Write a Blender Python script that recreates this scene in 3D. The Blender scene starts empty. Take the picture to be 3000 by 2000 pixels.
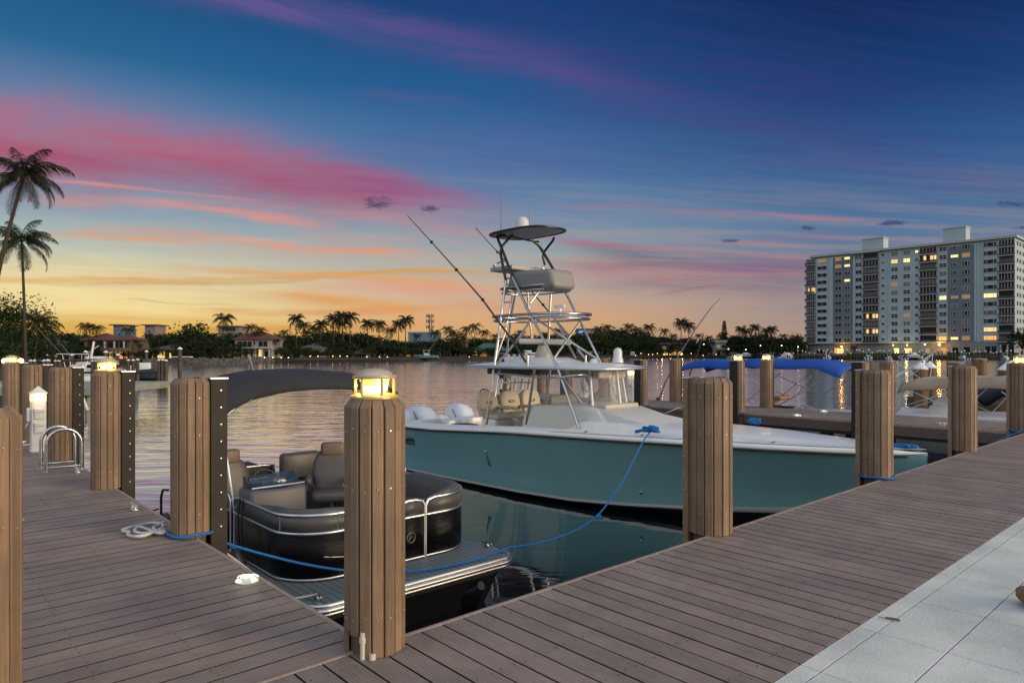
import bpy, bmesh, math, random
from mathutils import Vector, Matrix, noise
random.seed(7)
R = math.radians
S = bpy.context.scene
COL = S.collection
F = 2010.0          # focal length in photo pixels (3000 wide)
EYE = 1.6           # eye height above the dock boards (boards are z = 0)
WZ = -1.4           # water level
TH = R(42.0)        # the docks are turned 42 degrees to the camera
CU, SU = math.cos(TH), math.sin(TH)

# ---------------------------------------------------------------- camera
cam = bpy.data.cameras.new('camera')
cam.sensor_width = 36.0
cam.lens = 36.0 * F / 3000.0
cam.shift_y = 30.0 / 3000.0
cam.clip_end = 4000.0
cam.clip_start = 0.05
co = bpy.data.objects.new('camera', cam)
co.location = (0, 0, EYE)
co.rotation_euler = (R(90), 0, 0)
COL.objects.link(co)
S.camera = co

# ---------------------------------------------------------------- node helpers
class X:
    """a value socket with arithmetic"""
    def __init__(s, nt, sock): s.nt = nt; s.s = sock
    def _m(s, op, *a):
        n = s.nt.nodes.new('ShaderNodeMath'); n.operation = op
        for i, v in enumerate((s,) + a):
            if isinstance(v, X): s.nt.links.new(v.s, n.inputs[i])
            else: n.inputs[i].default_value = v
        return X(s.nt, n.outputs[0])
    def __add__(s, o): return s._m('ADD', o)
    def __sub__(s, o): return s._m('SUBTRACT', o)
    def __mul__(s, o): return s._m('MULTIPLY', o)
    def __truediv__(s, o): return s._m('DIVIDE', o)
    def __neg__(s): return s._m('MULTIPLY', -1.0)
    def mx(s, o): return s._m('MAXIMUM', o)
    def mn(s, o): return s._m('MINIMUM', o)
    def pw(s, o): return s._m('POWER', o)
    def exp(s): return s._m('EXPONENT')
    def atan2(s, o): return s._m('ARCTAN2', o)
    def clamp(s): return s.mx(0.0).mn(1.0)
    def step(s, a, b):
        n = s.nt.nodes.new('ShaderNodeMapRange'); n.interpolation_type = 'SMOOTHSTEP'
        s.nt.links.new(s.s, n.inputs[0]); n.inputs[1].default_value = a; n.inputs[2].default_value = b
        return X(s.nt, n.outputs[0])
    def gauss(s, c, w):
        d = (s - c) * (1.0 / w)
        return (-(d * d)).exp()
def ramp(nt, fac, stops, mode='LINEAR'):
    n = nt.nodes.new('ShaderNodeValToRGB'); cr = n.color_ramp; cr.interpolation = mode
    while len(cr.elements) < len(stops): cr.elements.new(0.5)
    for e, (p, c) in zip(cr.elements, stops):
        e.position = p; e.color = (c[0], c[1], c[2], 1)
    nt.links.new(fac.s if isinstance(fac, X) else fac, n.inputs[0])
    return n.outputs[0]
def mix(nt, f, a, b, mode='MIX'):
    n = nt.nodes.new('ShaderNodeMix'); n.data_type = 'RGBA'; n.blend_type = mode
    for sock, v in ((n.inputs[0], f), (n.inputs[6], a), (n.inputs[7], b)):
        if isinstance(v, X): nt.links.new(v.s, sock)
        elif isinstance(v, (int, float)): sock.default_value = v
        elif isinstance(v, tuple): sock.default_value = (v[0], v[1], v[2], 1)
        else: nt.links.new(v, sock)
    return n.outputs[2]
def xyz(nt, x, y, z):
    n = nt.nodes.new('ShaderNodeCombineXYZ')
    for i, v in enumerate((x, y, z)):
        if isinstance(v, X): nt.links.new(v.s, n.inputs[i])
        else: n.inputs[i].default_value = v
    return n.outputs[0]
def noi(nt, vec, scale=1.0, detail=3.0, rough=0.5, dist=0.0):
    n = nt.nodes.new('ShaderNodeTexNoise')
    n.inputs['Scale'].default_value = scale; n.inputs['Detail'].default_value = detail
    n.inputs['Roughness'].default_value = rough; n.inputs['Distortion'].default_value = dist
    nt.links.new(vec, n.inputs['Vector'])
    return X(nt, n.outputs[0])
def lin(r, g, b):
    f = lambda c: (c / 255 / 12.92) if c / 255 <= 0.04045 else ((c / 255 + 0.055) / 1.055) ** 2.4
    return (f(r), f(g), f(b))

# ---------------------------------------------------------------- sky: dusk gradient and long streaks of lit cloud
W = bpy.data.worlds.new('World'); S.world = W; W.use_nodes = True
nt = W.node_tree; nt.nodes.clear()
tc = nt.nodes.new('ShaderNodeTexCoord')
sp = nt.nodes.new('ShaderNodeSeparateXYZ'); nt.links.new(tc.outputs['Generated'], sp.inputs[0])
dx, dy, dz = (X(nt, sp.outputs[i]) for i in range(3))
az = dx.atan2(dy)                                   # 0 straight ahead, + to the right
hor = (dx * dx + dy * dy).pw(0.5).mx(0.02)
el = dz.mx(0.0) / hor                               # tangent of elevation
el1 = (el * 1.25).mn(1.0)
# colours stand at el*1.25
left = ramp(nt, el1, [(0, lin(196,128,50)), (.035, lin(226,178,86)), (.065, lin(246,222,152)), (.095, lin(242,222,158)), (.13, lin(222,212,166)), (.17, lin(176,196,184)), (.22, lin(136,164,180)), (.29, lin(110,146,174)), (.37, lin(96,130,168)), (.47, lin(38,98,144)), (.62, lin(14,72,120)), (1, lin(6,44,86))])
midd = ramp(nt, el1, [(0, lin(212,158,98)), (.05, lin(212,168,118)), (.10, lin(198,176,150)), (.17, lin(158,172,170)), (.25, lin(106,142,170)), (.34, lin(62,112,160)), (.46, lin(32,90,144)), (.62, lin(12,62,118)), (1, lin(4,34,80))])
rght = ramp(nt, el1, [(0, lin(168,140,124)), (.05, lin(156,138,136)), (.12, lin(118,124,144)), (.20, lin(80,114,152)), (.30, lin(44,88,142)), (.42, lin(18,60,114)), (.56, lin(6,38,90)), (.75, lin(2,26,68)), (1, lin(2,18,52))])
c = mix(nt, az.step(-0.62, 0.02), left, midd)
c = mix(nt, az.step(-0.06, 0.50), c, rght)
sxx = dx / dy.mx(0.05)
tyy = dz / dy.mx(0.05)
front = dy.step(0.05, 0.3)
wob = noi(nt, xyz(nt, sxx * 2.2, tyy * 7.0, 0.0), 1.0, 3.0, 0.55)
wob2 = noi(nt, xyz(nt, sxx * 9.0, tyy * 34.0, 4.0), 1.0, 3.0, 0.6)
ty = tyy + (wob - 0.5) * 0.055 + (wob2 - 0.5) * 0.010
# fibres follow the fan of the clouds: slanted high up, level near the horizon
sl = tyy * (-0.62)
fib = noi(nt, xyz(nt, sxx * 2.6, (tyy - sxx * sl * 0.55) * 34.0, 2.0), 1.0, 7.0, 0.66, 0.35)
fib2 = noi(nt, xyz(nt, sxx * 3.4 + 3.0, (tyy - sxx * sl * 0.4) * 78.0, 5.0), 1.0, 6.0, 0.62, 0.25)
lump = noi(nt, xyz(nt, sxx * 3.0, tyy * 11.0, 7.0), 1.0, 5.0, 0.6, 0.3)
f1 = fib.step(0.34, 0.68); f2 = fib2.step(0.38, 0.68); f3 = lump.step(0.32, 0.66)
def lay(c, m, col): return mix(nt, (m * front).clamp(), c, col)
def streak(c, x0, y0, x1, y1, w0, w1, col, a, tex=0, soft=160, curve=0.0):
    """a lit band from (x0, y0) to (x1, y1) given as directions in photograph pixels"""
    s0, s1 = (x0 - 1500) / F, (x1 - 1500) / F; t0, t1 = (1030 - y0) / F, (1030 - y1) / F
    k = (sxx - s0) * (1.0 / (s1 - s0))
    tc_ = k * (t1 - t0) + t0
    if curve: tc_ = tc_ + (k * (-(k - 1.0))) * (4 * curve / F)
    w = (k.clamp() * (w1 - w0) + w0) * (1.0 / F) * (lump * 1.5 + 0.25)
    d_ = (ty - tc_) / w; g = (-(d_ * d_)).exp()
    q = soft / F
    ends = sxx.step(s0 - q, s0 + q) * (-sxx).step(-s1 - q, -s1 + q)
    tx = (f1 * 0.75 + 0.30) if tex == 0 else ((f2 * 0.6 + 0.42) if tex == 1 else (f3 * 0.38 + 0.62) * (f1 * 0.25 + 0.75))
    return lay(c, g * ends * tx * a, col)
ROSE, MAG, VIO, SAL, ORA, GOLD, MAUV, DARK = lin(192,86,108), lin(164,70,104), lin(98,84,150), lin(232,142,126), lin(236,150,92), lin(212,158,58), lin(128,96,128), lin(92,80,112)
for q in ((-400,330, 1250,565, 150,40, ROSE, 1.0, 2, 260), (-400,430, 1300,600, 100,45, MAG, .8, 2, 260), (100,470, 1250,560, 60,34, MAG, .75, 0, 220),
          (900,520, 1700,480, 110,130, VIO, .42, 2, 380), (500,600, 1350,650, 24,22, SAL, .45, 0, 260),
          (150,535, 720,592, 7,5, SAL, .95, 1, 90), (130,585, 900,650, 15,12, SAL, .85, 0, 130),
          (150,690, 1180,742, 15,9, ORA, 1.1, 0, 130), (330,678, 1150,735, 8,5, SAL, .8, 1, 120), (450,735, 1350,770, 20,16, SAL, .35, 0, 200),
          (-100,812, 1450,800, 10,7, GOLD, 1.0, 1, 160), (250,822, 1050,812, 8,6, lin(200,140,70), .8, 1, 120), (-100,795, 600,800, 12,9, lin(240,206,160), .7, 0),
          (780,850, 1250,925, 16,26, lin(224,152,70), 1.0, 0, 120, 8), (560,900, 1150,905, 8,10, lin(214,158,80), .8, 1, 120), (-100,930, 700,925, 9,7, lin(228,182,90), .8, 1, 160), (600,775, 1400,850, 12,20, lin(226,160,96), .8, 0, 160), (100,740, 900,700, 8,8, lin(214,176,164), .6, 1, 160), (900,690, 1450,735, 22,18, lin(196,150,150), .5, 0, 160), (900,840, 1450,870, 16,30, SAL, .6, 0, 160), (850,905, 1500,905, 9,12, lin(226,150,104), .7, 1),
          (-200,955, 1100,952, 12,9, lin(206,148,48), .85, 1, 240), (380,876, 700,884, 3,3, lin(150,120,100), .5, 1, 60), (1000,948, 1900,925, 18,22, ORA, .5, 0, 220), (1500,985, 2350,985, 18,18, lin(204,144,108), .3, 0),
          (450,-40, 1250,110, 34,50, lin(112,84,146), .9, 0, 200), (1150,90, 1850,245, 60,44, lin(100,76,138), .95, 0, 220), (1400,40, 2500,330, 110,150, lin(44,52,116), .6, 0, 380), (1700,280, 2700,480, 80,90, lin(66,74,132), .6, 0, 320), (2300,480, 3100,560, 50,60, lin(78,84,138), .6, 0, 200), (1050,270, 1350,300, 18,14, lin(96,84,140), .5, 1, 90),
          (1650,592, 2500,655, 7,6, lin(176,104,132), .7, 1, 160), (1600,700, 2400,760, 11,8, lin(190,104,118), .75, 0, 140), (1650,775, 2350,800, 24,18, lin(160,98,120), .75, 0, 140), (1700,720, 2500,700, 10,10, lin(150,104,134), .6, 1, 140), (1480,800, 2100,830, 20,14, lin(206,136,130), .6, 0, 160),
          (1720,735, 2480,790, 30,34, DARK, .75, 0, 160), (1750,830, 2350,845, 30,26, lin(132,94,118), .75, 0, 150), (1950,862, 2130,835, 7,5, lin(116,94,120), .7, 1, 60), (1300,905, 2250,880, 30,26, lin(206,150,124), .40, 0, 240),
          (1400,640, 2300,640, 60,60, lin(120,120,160), .4, 0, 300), (2000,780, 2420,775, 24,24, lin(140,110,140), .6, 0, 130), (1150,600, 1600,640, 50,40, lin(150,110,150), .45, 0, 200), (1200,660, 1500,700, 26,20, lin(190,120,140), .5, 0, 120)):
    c = streak(c, *q)
# faint fibres over the whole sky
c = lay(c, f2 * tyy.gauss(0.13, 0.10) * 0.30, lin(206,158,132))
c = lay(c, f1 * tyy.gauss(0.42, 0.16) * sxx.step(-0.5, 0.1) * 0.17, lin(64,64,124))
c = lay(c, (f1 * -1.0 + 1.0) * tyy.gauss(0.20, 0.10) * 0.16, lin(100,134,156))
# small dark puffs
pn = noi(nt, xyz(nt, sxx * 55.0, tyy * 130.0, 1.0), 1.0, 6.0, 0.7, .5)
for px, py, w, h in ((1110,592,64,26), (1262,612,40,15), (2612,655,50,14), (2140,705,40,9), (2960,598,70,14), (2990,668,50,9), (2370,668,36,9)):
    m = sxx.gauss((px - 1500) / F, w / F) * tyy.gauss((1030 - py) / F, h / F)
    m = (m * 1.0 + pn * 1.9 - 1.42).step(0.0, 0.60) * m.step(0.0, 0.5)
    c = lay(c, m * .95, lin(78,68,100) if px < 1500 else lin(62,74,120))
# the sky behind the camera and overhead is plain, brightened as added fill light
back = (-dy).step(-0.25, 0.35)
c = mix(nt, back, c, ramp(nt, el1, [(0, (.32,.27,.25)), (.3, (.66,.64,.68)), (1, (1.35,1.40,1.50))]))
over = dz.step(0.50, 0.9)
c = mix(nt, over * 0.8, c, (.42, .50, .62))
bg = nt.nodes.new('ShaderNodeBackground'); nt.links.new(c, bg.inputs[0]); bg.inputs[1].default_value = 1.0
# a trace of the physical twilight sky is added beneath the clouds
skyt = nt.nodes.new('ShaderNodeTexSky'); skyt.sky_type = 'NISHITA'; skyt.sun_disc = False
skyt.sun_elevation = R(6); skyt.sun_rotation = R(155)
bg2 = nt.nodes.new('ShaderNodeBackground'); nt.links.new(skyt.outputs[0], bg2.inputs[0]); bg2.inputs[1].default_value = 0.004
ad = nt.nodes.new('ShaderNodeAddShader'); nt.links.new(bg.outputs[0], ad.inputs[0]); nt.links.new(bg2.outputs[0], ad.inputs[1])
wo = nt.nodes.new('ShaderNodeOutputWorld'); nt.links.new(ad.outputs[0], wo.inputs[0])

# ---------------------------------------------------------------- key light: soft warm glow from behind and to the right
sun = bpy.data.lights.new('sun', 'SUN'); sun.energy = 3.3; sun.angle = R(28); sun.color = (1.0, .74, .46)
so = bpy.data.objects.new('sun', sun); COL.objects.link(so)
d = Vector((-0.93, 0.36, -0.17)).normalized()          # travels to the left and away from the camera
so.rotation_euler = d.to_track_quat('-Z', 'Y').to_euler()

S.view_settings.view_transform = 'Standard'; S.view_settings.look = 'None'
S.view_settings.exposure = 0.0; S.view_settings.gamma = 1.0
S.view_settings.use_curve_mapping = False
S.render.engine = 'CYCLES'
S.cycles.use_denoising = True
S.cycles.max_bounces = 8; S.cycles.transparent_max_bounces = 12
S.cycles.caustics_reflective = False; S.cycles.caustics_refractive = False
S.cycles.sample_clamp_indirect = 4.0

# ---------------------------------------------------------------- materials
MATS = {}
def mat(name, col, rough=0.6, metal=0.0, emit=None, es=0.0, var=0.0, vscale=3.0, stretch=(1,1,1), bump=0.0, bscale=60.0,
        trans=0.0, ior=1.45, alpha=1.0, isl=0.0, spec=0.5, coat=0.0, col2=None, isr=None):
    if name in MATS: return MATS[name]
    m = bpy.data.materials.new(name); m.use_nodes = True
    t = m.node_tree; b = t.nodes['Principled BSDF']
    b.inputs['Base Color'].default_value = (*col, 1); b.inputs['Roughness'].default_value = rough
    b.inputs['Metallic'].default_value = metal; b.inputs['IOR'].default_value = ior
    b.inputs['Specular IOR Level'].default_value = spec
    b.inputs['Coat Weight'].default_value = coat
    if emit: b.inputs['Emission Color'].default_value = (*emit, 1); b.inputs['Emission Strength'].default_value = es
    if trans: b.inputs['Transmission Weight'].default_value = trans
    if alpha < 1: b.inputs['Alpha'].default_value = alpha
    tcn = t.nodes.new('ShaderNodeTexCoord')
    mp = t.nodes.new('ShaderNodeMapping'); mp.inputs['Scale'].default_value = stretch
    t.links.new(tcn.outputs['Object'], mp.inputs[0])
    if var or isl:
        cc = tuple(col)
        if var:
            nn = noi(t, mp.outputs[0], vscale, 5.0, 0.6)
            lo = tuple(v * (1 - var) for v in (col2 or col)); hi = tuple(min(1, v * (1 + var)) for v in col)
            cc = ramp(t, nn, [(0.3, lo), (0.7, hi)])
        if isr:
            gi = t.nodes.new('ShaderNodeNewGeometry'); ic = ramp(t, gi.outputs['Random Per Island'], [(i / (len(isr) - 1), q) for i, q in enumerate(isr)])
            st_ = noi(t, tcn.outputs['Object'], 2.2, 4.0, .6).step(.3, .75) * .30 + .78
            cc = mix(t, 1.0, cc, ic, 'MULTIPLY'); cc = mix(t, 1.0, cc, xyz(t, st_, st_, st_), 'MULTIPLY')
        if isl:
            g = t.nodes.new('ShaderNodeNewGeometry')
            f = X(t, g.outputs['Random Per Island']) * (2 * isl) + (1 - isl)
            cc = mix(t, 1.0, cc, xyz(t, f, f, f), 'MULTIPLY')
        t.links.new(cc, b.inputs['Base Color'])
    if bump:
        bn = noi(t, mp.outputs[0], bscale, 3.0, 0.6)
        bp = t.nodes.new('ShaderNodeBump'); bp.inputs['Strength'].default_value = bump; bp.inputs['Distance'].default_value = 0.01
        t.links.new(bn.s, bp.inputs['Height']); t.links.new(bp.outputs[0], b.inputs['Normal'])
    MATS[name] = m
    return m
board_u = mat('composite boards across', (.255,.205,.18), .55, isr=[(.93,.93,.95),(1,1,1),(1.06,1.02,1.0)], var=.24, vscale=5, stretch=(1.2,26,26), bump=.5, bscale=9, isl=.05)
board_v = mat('composite boards along', (.255,.205,.18), .55, isr=[(.93,.93,.95),(1,1,1),(1.06,1.02,1.0)], var=.24, vscale=5, stretch=(26,1.2,26), bump=.5, bscale=9, isl=.05)
trim_m = mat('board edge trim', (.30,.235,.19), .5, var=.15, vscale=8)
fascia_m = mat('fascia board', (.105,.075,.068), .6, var=.2, vscale=4, bump=.3, bscale=20, stretch=(1,1,12))
clad_m = mat('piling cladding', (.29,.195,.115), .5, isr=[(.80,.82,.86),(.93,.93,.95),(1,1,1),(1.08,1.03,.96)], var=.12, vscale=4, stretch=(22,22,.9), bump=.5, bscale=10, isl=.16, col2=(.22,.155,.11))
darkwood_gapshade = mat('tarred timber and gap shade', (.022,.018,.015), .7, var=.3, vscale=6, bump=.3)
oldwood = mat('wet old timber', (.10,.07,.045), .8, var=.45, vscale=5, stretch=(8,8,.7), bump=.6, bscale=14)
steel = mat('stainless steel', (.46,.47,.48), .24, 1.0)
alu = mat('brushed aluminium', (.60,.62,.64), .34, 1.0, bump=.05)
screw_m = mat('screw heads', (.75,.72,.66), .35, .8)
white = mat('white gelcoat', (.72,.74,.74), .25, var=.05, vscale=2, coat=.3)
white2 = mat('white painted metal', (.74,.74,.72), .4, var=.06, vscale=9)
cream = mat('cream vinyl', (.46,.43,.36), .5, var=.08, vscale=6, bump=.1)
black = mat('black rubber', (.012,.012,.013), .5)
blackgloss = mat('black gloss panel', (.004,.004,.005), .22, spec=.16, bump=.5, bscale=5, stretch=(.2,.2,30))
greyvinyl = mat('grey vinyl', (.075,.074,.076), .42, var=.08, vscale=5, bump=.15, bscale=120)
tanvinyl = mat('tan vinyl', (.15,.12,.085), .5, var=.08, vscale=5, bump=.15, bscale=120)
darkvinyl = mat('dark vinyl', (.035,.04,.048), .45)
canvas_b = mat('charcoal canvas', (.020,.024,.031), .85, var=.12, vscale=3, bump=.2, bscale=300)
canvas_blue = mat('blue canvas', (.007,.065,.34), .75, var=.15, vscale=2, bump=.2, bscale=200)
canvas_tan = mat('beige canvas', (.33,.26,.20), .8, var=.12, vscale=2, bump=.2, bscale=200)
rope_blue = mat('blue rope', (.012,.14,.42), .6, var=.3, vscale=60, bump=.8, bscale=120)
rope_white = mat('white rope', (.60,.60,.58), .7, var=.2, vscale=90, bump=1.0, bscale=150)
rope_dark = mat('dark rope', (.02,.02,.022), .8)
grout_m = mat('paving', (.4,.42,.44), .8)
# ---------------------------------------------------------------- placement
def Wp(u, v, z=0.0):
    """dock coordinates (u to the right along the quay, v out along the finger piers) to world"""
    return Vector((u * CU - v * SU, u * SU + v * CU, z))
def ray(px, py): return (px - 1500.0) / F, (1030.0 - py) / F
def onz(px, py, z):
    s, t = ray(px, py); y = (z - EYE) / t; return Vector((s * y, y, z))
def onu(px, py, u):
    s, t = ray(px, py); y = u / (s * CU + SU); p = (s * y, y, EYE + t * y)
    return Vector((u, -s * y * SU + y * CU, p[2]))          # in dock coordinates
def atd(px, py, y):
    s, t = ray(px, py); return Vector((s * y, y, EYE + t * y))

# ---------------------------------------------------------------- mesh builder
class MB:
    def __init__(s): s.v = []; s.f = []; s.m = []; s.c = 0
    def mat(s, i): s.c = i; return s
    def add(s, vs, fs, mi=None):
        o = len(s.v); s.v += [tuple(p) for p in vs]; s.f += [tuple(i + o for i in f) for f in fs]
        s.m += [s.c if mi is None else mi] * len(fs); return s
    def box(s, x0, x1, y0, y1, z0, z1, b=0.0, M=None):
        if b > 0:
            bm = bmesh.new(); bmesh.ops.create_cube(bm, size=1)
            for v in bm.verts: v.co = Vector(((x0+x1)/2 + v.co.x*(x1-x0), (y0+y1)/2 + v.co.y*(y1-y0), (z0+z1)/2 + v.co.z*(z1-z0)))
            bmesh.ops.bevel(bm, geom=list(bm.edges), offset=b, segments=2, affect='EDGES', profile=0.5)
            vs = [v.co.copy() for v in bm.verts]; bm.verts.index_update(); fs = [[v.index for v in f.verts] for f in bm.faces]; bm.free()
        else:
            vs = [Vector((x, y, z)) for x in (x0, x1) for y in (y0, y1) for z in (z0, z1)]
            fs = [(0,1,3,2), (4,6,7,5), (0,4,5,1), (2,3,7,6), (0,2,6,4), (1,5,7,3)]
        if M is not None: vs = [M @ v for v in vs]
        return s.add(vs, fs)
    def tube(s, pts, r, n=8, closed=False, sub=0):
        pts = [Vector(p) for p in pts]
        rs = list(r) if isinstance(r, (list, tuple)) else [r] * len(pts)
        for _ in range(sub):                                   # corner rounding
            q = []; qr = []
            N = len(pts)
            for i in range(N if closed else N - 1):
                a, b = pts[i], pts[(i + 1) % N]; ra, rb = rs[i], rs[(i + 1) % N]
                if closed or i > 0: q.append(a * .75 + b * .25); qr.append(ra * .75 + rb * .25)
                else: q.append(a); qr.append(ra)
                if closed or i < N - 2: q.append(a * .25 + b * .75); qr.append(ra * .25 + rb * .75)
                else: q.append(b); qr.append(rb)
            pts, rs = q, qr
        N = len(pts); vs = []; fs = []
        up = None
        for i, p in enumerate(pts):
            if closed: t = (pts[(i + 1) % N] - pts[i - 1])
            else: t = pts[min(i + 1, N - 1)] - pts[max(i - 1, 0)]
            if t.length < 1e-9: t = Vector((0, 0, 1))
            t.normalize()
            if up is None:
                up = Vector((0, 0, 1)) if abs(t.z) < .95 else Vector((1, 0, 0))
            a = t.cross(up)
            if a.length < 1e-4: a = t.cross(Vector((1, .3, .1)))
            a.normalize(); b = a.cross(t).normalized(); up = b
            for j in range(n):
                th = 2 * math.pi * j / n
                vs.append(p + a * (math.cos(th) * rs[i]) + b * (math.sin(th) * rs[i]))
        for i in range(N if closed else N - 1):
            for j in range(n):
                k = (i + 1) % N
                fs.append((i*n + j, i*n + (j+1) % n, k*n + (j+1) % n, k*n + j))
        if not closed:
            fs.append(tuple(range(n - 1, -1, -1))); fs.append(tuple((N-1)*n + j for j in range(n)))
        return s.add(vs, fs)
    def lathe(s, prof, n=20, c=(0,0,0), M=None):
        vs = []; fs = []
        for (r, z) in prof:
            for j in range(n):
                th = 2 * math.pi * j / n
                p = Vector((r * math.cos(th), r * math.sin(th), z))
                if M is not None: p = M @ p
                vs.append(p + Vector(c))
        for i in range(len(prof) - 1):
            for j in range(n):
                fs.append((i*n + j, i*n + (j+1) % n, (i+1)*n + (j+1) % n, (i+1)*n + j))
        if prof[0][0] > 1e-4: fs.append(tuple(range(n - 1, -1, -1)))
        if prof[-1][0] > 1e-4: fs.append(tuple((len(prof)-1)*n + j for j in range(n)))
        return s.add(vs, fs)
    def grid(s, rows, cu=False, cv=False):
        nu = len(rows); nv = len(rows[0]); vs = [p for r in rows for p in r]; fs = []
        for i in range(nu if cu else nu - 1):
            for j in range(nv if cv else nv - 1):
                a, b = (i + 1) % nu, (j + 1) % nv
                fs.append((i*nv + j, i*nv + b, a*nv + b, a*nv + j))
        return s.add(vs, fs)
    def prism(s, poly, z0, z1, M=None):
        n = len(poly)
        vs = [Vector((p[0], p[1], z0)) for p in poly] + [Vector((p[0], p[1], z1)) for p in poly]
        if M is not None: vs = [M @ v for v in vs]
        fs = [(i, (i+1) % n, n + (i+1) % n, n + i) for i in range(n)] + [tuple(range(n-1, -1, -1)), tuple(range(n, 2*n))]
        return s.add(vs, fs)
    def strip(s, a, b, th=0.004):
        """thin solid band between two polylines"""
        n = len(a); vs = []; fs = []
        for p, q in zip(a, b): vs += [Vector(p), Vector(q)]
        for i in range(n - 1): fs.append((2*i, 2*i+1, 2*i+3, 2*i+2))
        return s.add(vs, fs)
def obj(name, mb, mats, parent=None, loc=(0,0,0), rz=0.0, smooth=None, solid=0.0):
    me = bpy.data.meshes.new(name); me.from_pydata(mb.v, [], mb.f)
    if not isinstance(mats, (list, tuple)): mats = [mats]
    for m in mats: me.materials.append(m)
    me.polygons.foreach_set('material_index', mb.m)
    bm = bmesh.new(); bm.from_mesh(me); bmesh.ops.recalc_face_normals(bm, faces=bm.faces); bm.to_mesh(me); bm.free()
    if smooth is not None:
        me.shade_smooth() if smooth >= 180 else me.set_sharp_from_angle(angle=R(smooth))
        if smooth < 180: me.polygons.foreach_set('use_smooth', [True] * len(me.polygons))
    me.update()
    o = bpy.data.objects.new(name, me); o.location = loc; o.rotation_euler = (0, 0, rz); COL.objects.link(o)
    if parent: o.parent = parent
    if solid:
        md = o.modifiers.new('thickness', 'SOLIDIFY'); md.thickness = solid; md.offset = 0
    return o
def tag(o, label=None, cat=None, group=None, kind=None):
    if label: o['label'] = label
    if cat: o['category'] = cat
    if group: o['group'] = group
    if kind: o['kind'] = kind
    return o
def thing(name, label, cat, loc=(0,0,0), rz=0.0, group=None, sc=1.0):
    o = bpy.data.objects.new(name, None); o.empty_display_size = .2; o.location = loc; o.rotation_euler = (0,0,rz); o.scale = (sc,)*3
    COL.objects.link(o); return tag(o, label, cat, group)
def kids(o): return [c for c in COL.objects if c.parent == o]
TREE = {}
def dup(root, loc, rz, label, sc=1.0, group=None):
    if root.name not in TREE:
        TREE[root.name] = [(c, [(g, []) for g in kids(c)]) for c in kids(root)]
    r = root.copy(); COL.objects.link(r); r.location = loc; r.rotation_euler = (0,0,rz); r.scale = (sc, sc, sc) if isinstance(sc, (int, float)) else sc
    r['label'] = label
    if group: r['group'] = group
    for c, gs in TREE[root.name]:
        cc = c.copy(); COL.objects.link(cc); cc.parent = r
        for g, _ in gs:
            gg = g.copy(); COL.objects.link(gg); gg.parent = cc
    return r
def textmesh(name, txt, size, m, parent, M, shear=0.0, ext=0.001, align='LEFT', bold=0.0):
    cu = bpy.data.curves.new('t', 'FONT'); cu.body = txt; cu.size = size; cu.shear = shear; cu.extrude = ext; cu.align_x = align; cu.offset = bold
    o = bpy.data.objects.new('t', cu); COL.objects.link(o)
    dg = bpy.context.evaluated_depsgraph_get(); me = bpy.data.meshes.new_from_object(o.evaluated_get(dg))
    bpy.data.objects.remove(o); bpy.data.curves.remove(cu)
    me.name = name; me.transform(M); me.materials.clear(); me.materials.append(m)
    n = bpy.data.objects.new(name, me); COL.objects.link(n); n.parent = parent
    return n
def glow(name, col, s, parent, loc, energy, r=0.05):
    l = bpy.data.lights.new(name, 'POINT'); l.energy = energy; l.color = col; l.shadow_soft_size = r
    o = bpy.data.objects.new(name, l); o.location = loc; COL.objects.link(o)
    if parent: o.parent = parent
    return o

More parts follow.
